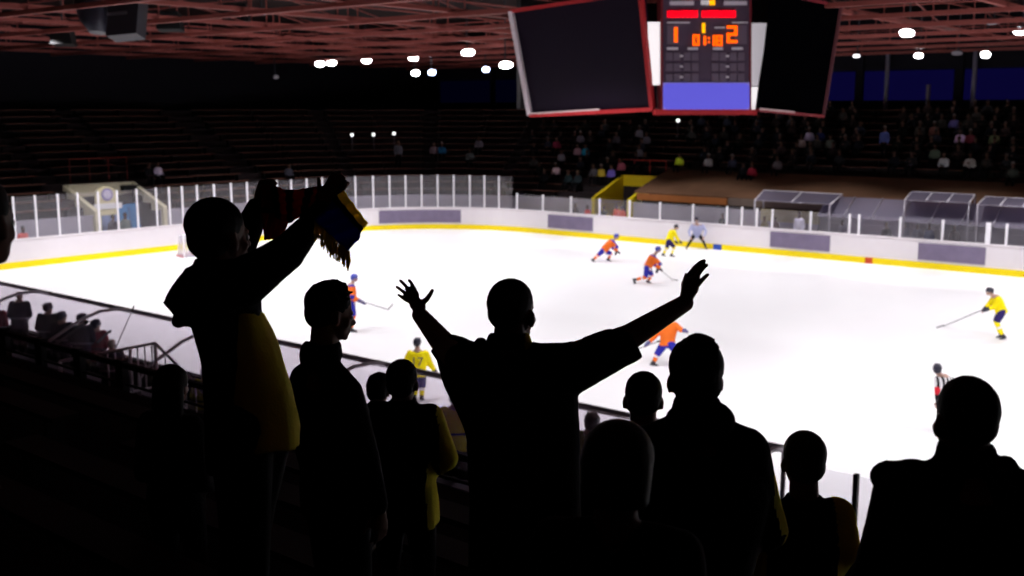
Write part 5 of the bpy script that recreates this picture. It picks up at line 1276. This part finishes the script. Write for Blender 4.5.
SPEC = [ # px, py of the head, jacket colour, pose, label
 (558, 166, (.75, .58, .62), 'lean', 'spectator in white hooded top leaning forward, above the boards left of the yellow tunnel'),
 (545, 168, BLK, 'sit', 'dark dressed spectator with pale scarf left of the one in white'),
 (569, 168, (.02, .035, .04), 'sit', 'spectator in dark teal directly right of the one in white'),
 (578.5, 168, (.02, .03, .035), 'sit', 'second dark teal spectator right of the one in white'),
 (586, 143, (.02, .25, .38), 'sit', 'spectator in bright cyan jacket left of the middle of the far stand'),
 (578, 144, (.38, .20, .25), 'sit', 'spectator in pale pink beside the one in cyan'),
 (562, 150, (.16, .15, .18), 'sit', 'spectator in grey above the one in white'),
 (557, 135, (.18, .02, .05), 'sit', 'spectator in dark red left of the cyan jacket'),
 (581, 129, (.12, .11, .14), 'sit', 'spectator in dull grey above the cyan jacket'),
 (602, 163, (.48, .36, .04), 'sit', 'small spectator in yellow left of the tunnel railing'),
 (612, 168, (.14, .10, .42), 'sit', 'spectator in violet blue left of the tunnel railing'),
 (622, 160, (.45, .12, .18), 'sit', 'spectator in rose red touching the tunnel railing'),
 (608, 160, BLK, 'sit', 'dark spectator between the yellow and the violet one'),
 (596, 168, (.10, .09, .10), 'lean', 'spectator in dark grey left of the yellow one'),
 (640, 146, (.17, .16, .19), 'clap', 'spectator in pale grey above the tunnel railing'),
 (640, 128, (.14, .13, .16), 'sit', 'spectator in grey high above the yellow tunnel'),
 (647, 135, (.13, .12, .15), 'sit', 'second grey spectator just right and below the high one'),
 (617, 134, (.09, .08, .10), 'sit', 'spectator in charcoal grey right of the cyan jacket'),
 (709, 154, (.30, .29, .30), 'sit', 'spectator in light grey vest right of the steward in yellow green'),
 (720, 150, BLK, 'sit', 'dark spectator right of the light vest'),
 (733, 157, (.03, .03, .05), 'sit', 'dark spectator with grey jeans lower right of the light vest'),
 (744, 162, BLK, 'sit', 'dark spectator above the front of the brown cover, centre'),
 (753, 160, (.28, .02, .04), 'sit', 'spectator in dark red above the brown cover'),
 (778, 160, (.12, .10, .11), 'sit', 'spectator in brown grey right of the dark red one'),
 (810, 129, (.55, .46, .66), 'sit', 'spectator in pale lilac below the right end of the scoreboard'),
 (821, 130, (.02, .03, .13), 'sit', 'spectator in blue beside the pale lilac one'),
 (802, 138, (.30, .24, .24), 'sit', 'spectator in beige lower left of the pale lilac one'),
 (831, 136, (.10, .12, .10), 'sit', 'spectator in grey green right of the blue one'),
 (887, 136, (.08, .10, .30), 'stand', 'spectator in blue with white shirt standing in the aisle'),
 (961, 132, (.72, .55, .85), 'sit', 'spectator in lilac, brightest of the right block'),
 (971, 132, (.22, .04, .06), 'sit', 'spectator in dark red right of the lilac one'),
 (946, 154, (.55, .58, .60), 'lean', 'spectator in white sleeves with dark front in the right block'),
 (971, 155, (.45, .43, .40), 'clap', 'spectator in cream at the lower middle of the right block'),
 (956, 117, (.16, .15, .45), 'lean', 'spectator in violet blue high in the right block'),
 (935, 121, (.28, .12, .10), 'sit', 'spectator in brown red high in the right block'),
 (995, 134, (.16, .20, .10), 'sit', 'spectator in olive in the right block'),
 (936, 142, (.12, .16, .12), 'sit', 'spectator in dull green in the right block'),
 (1014, 160, (.05, .06, .05), 'sit', 'spectator in dark green at the right edge of the stand'),
 (479, 134, (.14, .13, .16), 'sit', 'spectator with pale hair in the corner stand, left of the low glass'),
 (470, 150, (.10, .11, .11), 'sit', 'spectator in grey green in the corner stand'),
 (442, 141, (.02, .12, .25), 'sit', 'spectator in blue in the corner stand'),
 (434, 142, (.16, .11, .13), 'sit', 'spectator in dull pink left of the blue one in the corner stand'),
 (398, 152, (.10, .10, .12), 'stand', 'spectator standing alone below the tiny white lamps'),
 (157, 163, (.60, .52, .68), 'sit', 'spectator in white shirt sitting in the end stand'),
 (146, 165, BLK, 'lean', 'dark spectator left of the white shirted one in the end stand'),
 (288, 164, (.06, .06, .08), 'sit', 'dim spectator in the end stand seen above the scarf'),
]
taken = []
for px, py, jc, pose, l in SPEC:
    p, i = seat_from_pixel(px, py); fc = inward(p)
    if pose == 'stand': p = p+fc*.30
    spectator(pose, p, fc, jc, random.choice(((.02, .014, .01), (.08, .05, .03), (.2, .18, .17))), l); taken.append((px, i, p))
random.seed(21)
def fill(n, x0, x1, t0, t1, label, group):
    c = 0; tries = 0; made = []
    while c < n and tries < n*30:
        tries += 1; px = random.uniform(x0, x1); i = random.randint(t0, t1)
        if i < 5 and px > 650: continue
        off, z = tier(i); yy = YF+off+.42; r = ray(px, 150); x = CC.x+r.x/r.y*yy
        if px < 520: 
            a = math.radians(random.uniform(95, 150)); rr = RC+off+.42; p = V((XE+RC+rr*math.cos(a), YF-RC+rr*math.sin(a), z))
        else: p = V((x, yy, z))
        if YT[0]-.2 < p.x < YT[1]+.2 and i < 4 and p.y > YF: continue
        if any((q-p).length < .62 for _, _, q in taken): continue
        v = random.random(); base = random.choice(((1, 1, 1.15), (1.2, .8, .8), (.8, .85, 1.3), (1, .95, .9))); k = .010+.05*v**3
        ee = spectator(random.choice(('sit', 'sit', 'lean', 'clap')), p, inward(p), tuple(k*b_ for b_ in base), random.choice(((.02, .014, .01), (.05, .035, .02), (.12, .10, .09))), label, group)
        taken.append((px, i, p)); c += 1; made.append((i, px, ee))
    made.sort(key=lambda q: (q[0], q[1])); cnt = {}
    for i, px, ee in made:
        cnt[i] = cnt.get(i, 0)+1; ee['label'] = label % (nth(cnt[i]-1), nth(i))
fill(26, 528, 655, 1, 9, 'dark dressed spectator, %s such from the left, %s row, block above the yellow tunnel', 'dark dressed spectators in the left block of the far stand')
fill(60, 690, 860, 5, 12, 'dark dressed spectator, %s such from the left, %s row, block under the scoreboard', 'dark dressed spectators in the block under the scoreboard')
fill(42, 895, 1020, 5, 12, 'dark dressed spectator, %s such from the left, %s row, block at the right edge', 'dark dressed spectators in the right block')
# steward in yellow vest on the cover, and people at ice level behind the glass
struct('floor_box_deck', MB().box((-45, YF+.16, -.03), (12, YF+2.75, .24)), mat('deck_grey', (.12, .11, .13), .9))
def level_person(px, py_head, Y, jc, label, pose='stand', z=None, name='person', face=None, X=None):
    p = on_x(px, py_head, X) if X is not None else on_y(px, py_head, Y); hz = p.z+.10
    zf = .24 if X is None else -.03; p.z = zf
    e = spectator('clap' if pose == 'clap!' else 'stand', p, face or (V((1, 0, 0)) if X is not None else V((0, -1, 0))), jc, HB, label, name=name)
    k = max(.80, min(1.08, (hz-zf)/1.78)); e.scale = (k, k, k); return e
p, _i = seat_from_pixel(680, 155); p.z += .02; spectator('sit', p, inward(p), (.55, .75, .04), HB, 'steward in bright yellow green vest behind the tunnel railing')
level_person(800, 213, YF+1.0, (.80, .78, .95), 'man in white shirt standing in the penalty box behind the glass')
level_person(887, 224, YF+.75, (.015, .015, .02), 'man in black sitting behind the low glass right of the white shirted man', 'sit', z=.2)
level_person(723, 215, YF+1.2, (.012, .012, .016), 'person in black partly behind a glass post near the linesman', 'lean', z=.1)
level_person(617, 206, YF+1.6, (.80, .10, .06), 'person in orange red left one of the pair inside the yellow tunnel', 'sit', z=.35)
level_person(622.5, 207, YF+1.3, (.85, .16, .10), 'person in orange red right one of the pair inside the yellow tunnel', 'sit', z=.30)
level_person(604, 208, YF+1.3, (.08, .09, .07), 'person in dark green inside the yellow tunnel left of the orange pair', 'sit', z=.25)
level_person(588, 209, YF+1.2, (.80, .10, .10), 'person in red behind the glass left of the yellow tunnel', 'lean', z=.2)
level_person(576, 207, YF+1.8, (.08, .07, .10), 'person in grey behind the glass left of the red one', 'sit', z=.2)
level_person(22, 228, 0, (.85, .16, .14), 'person in salmon red behind the glass at the left edge of the photo', 'clap', z=.35, X=XE-.9)
level_person(112, 215, 0, (.05, .05, .07), 'person in dark blue grey in the cream tunnel before the blue mats', 'stand', X=XE-1.5)
level_person(124, 212, 0, (.12, .16, .14), 'person in green grey bending in the cream tunnel before the blue mats', 'stand', X=XE-1.9)
for px, c_, l in ((765, (.20, .18, .10), 'person in olive left of the white shirted man in the penalty box'), (776, (.10, .06, .06), 'person in brown beside the olive one in the penalty box'), (905, (.25, .24, .32), 'person in lavender grey in the scorers booth, left one'), (918, (.22, .22, .30), 'person in lavender grey in the scorers booth, second from left'), (930, (.05, .07, .22), 'person in blue in the scorers booth'), (955, (.10, .07, .09), 'person with reddish face at the right of the scorers booth'), (843, (.30, .28, .36), 'pale clad official at the left of the scorers booth')):
    level_person(px, 218+(px-760)*.045, YF+(1.95 if px > 800 else 1.35), c_, l, 'sit', z=.30)
for k_, v_ in PR.items():
    if not USED[k_]:
        for ch in list(v_.children): bpy.data.objects.remove(ch)
        bpy.data.objects.remove(v_)
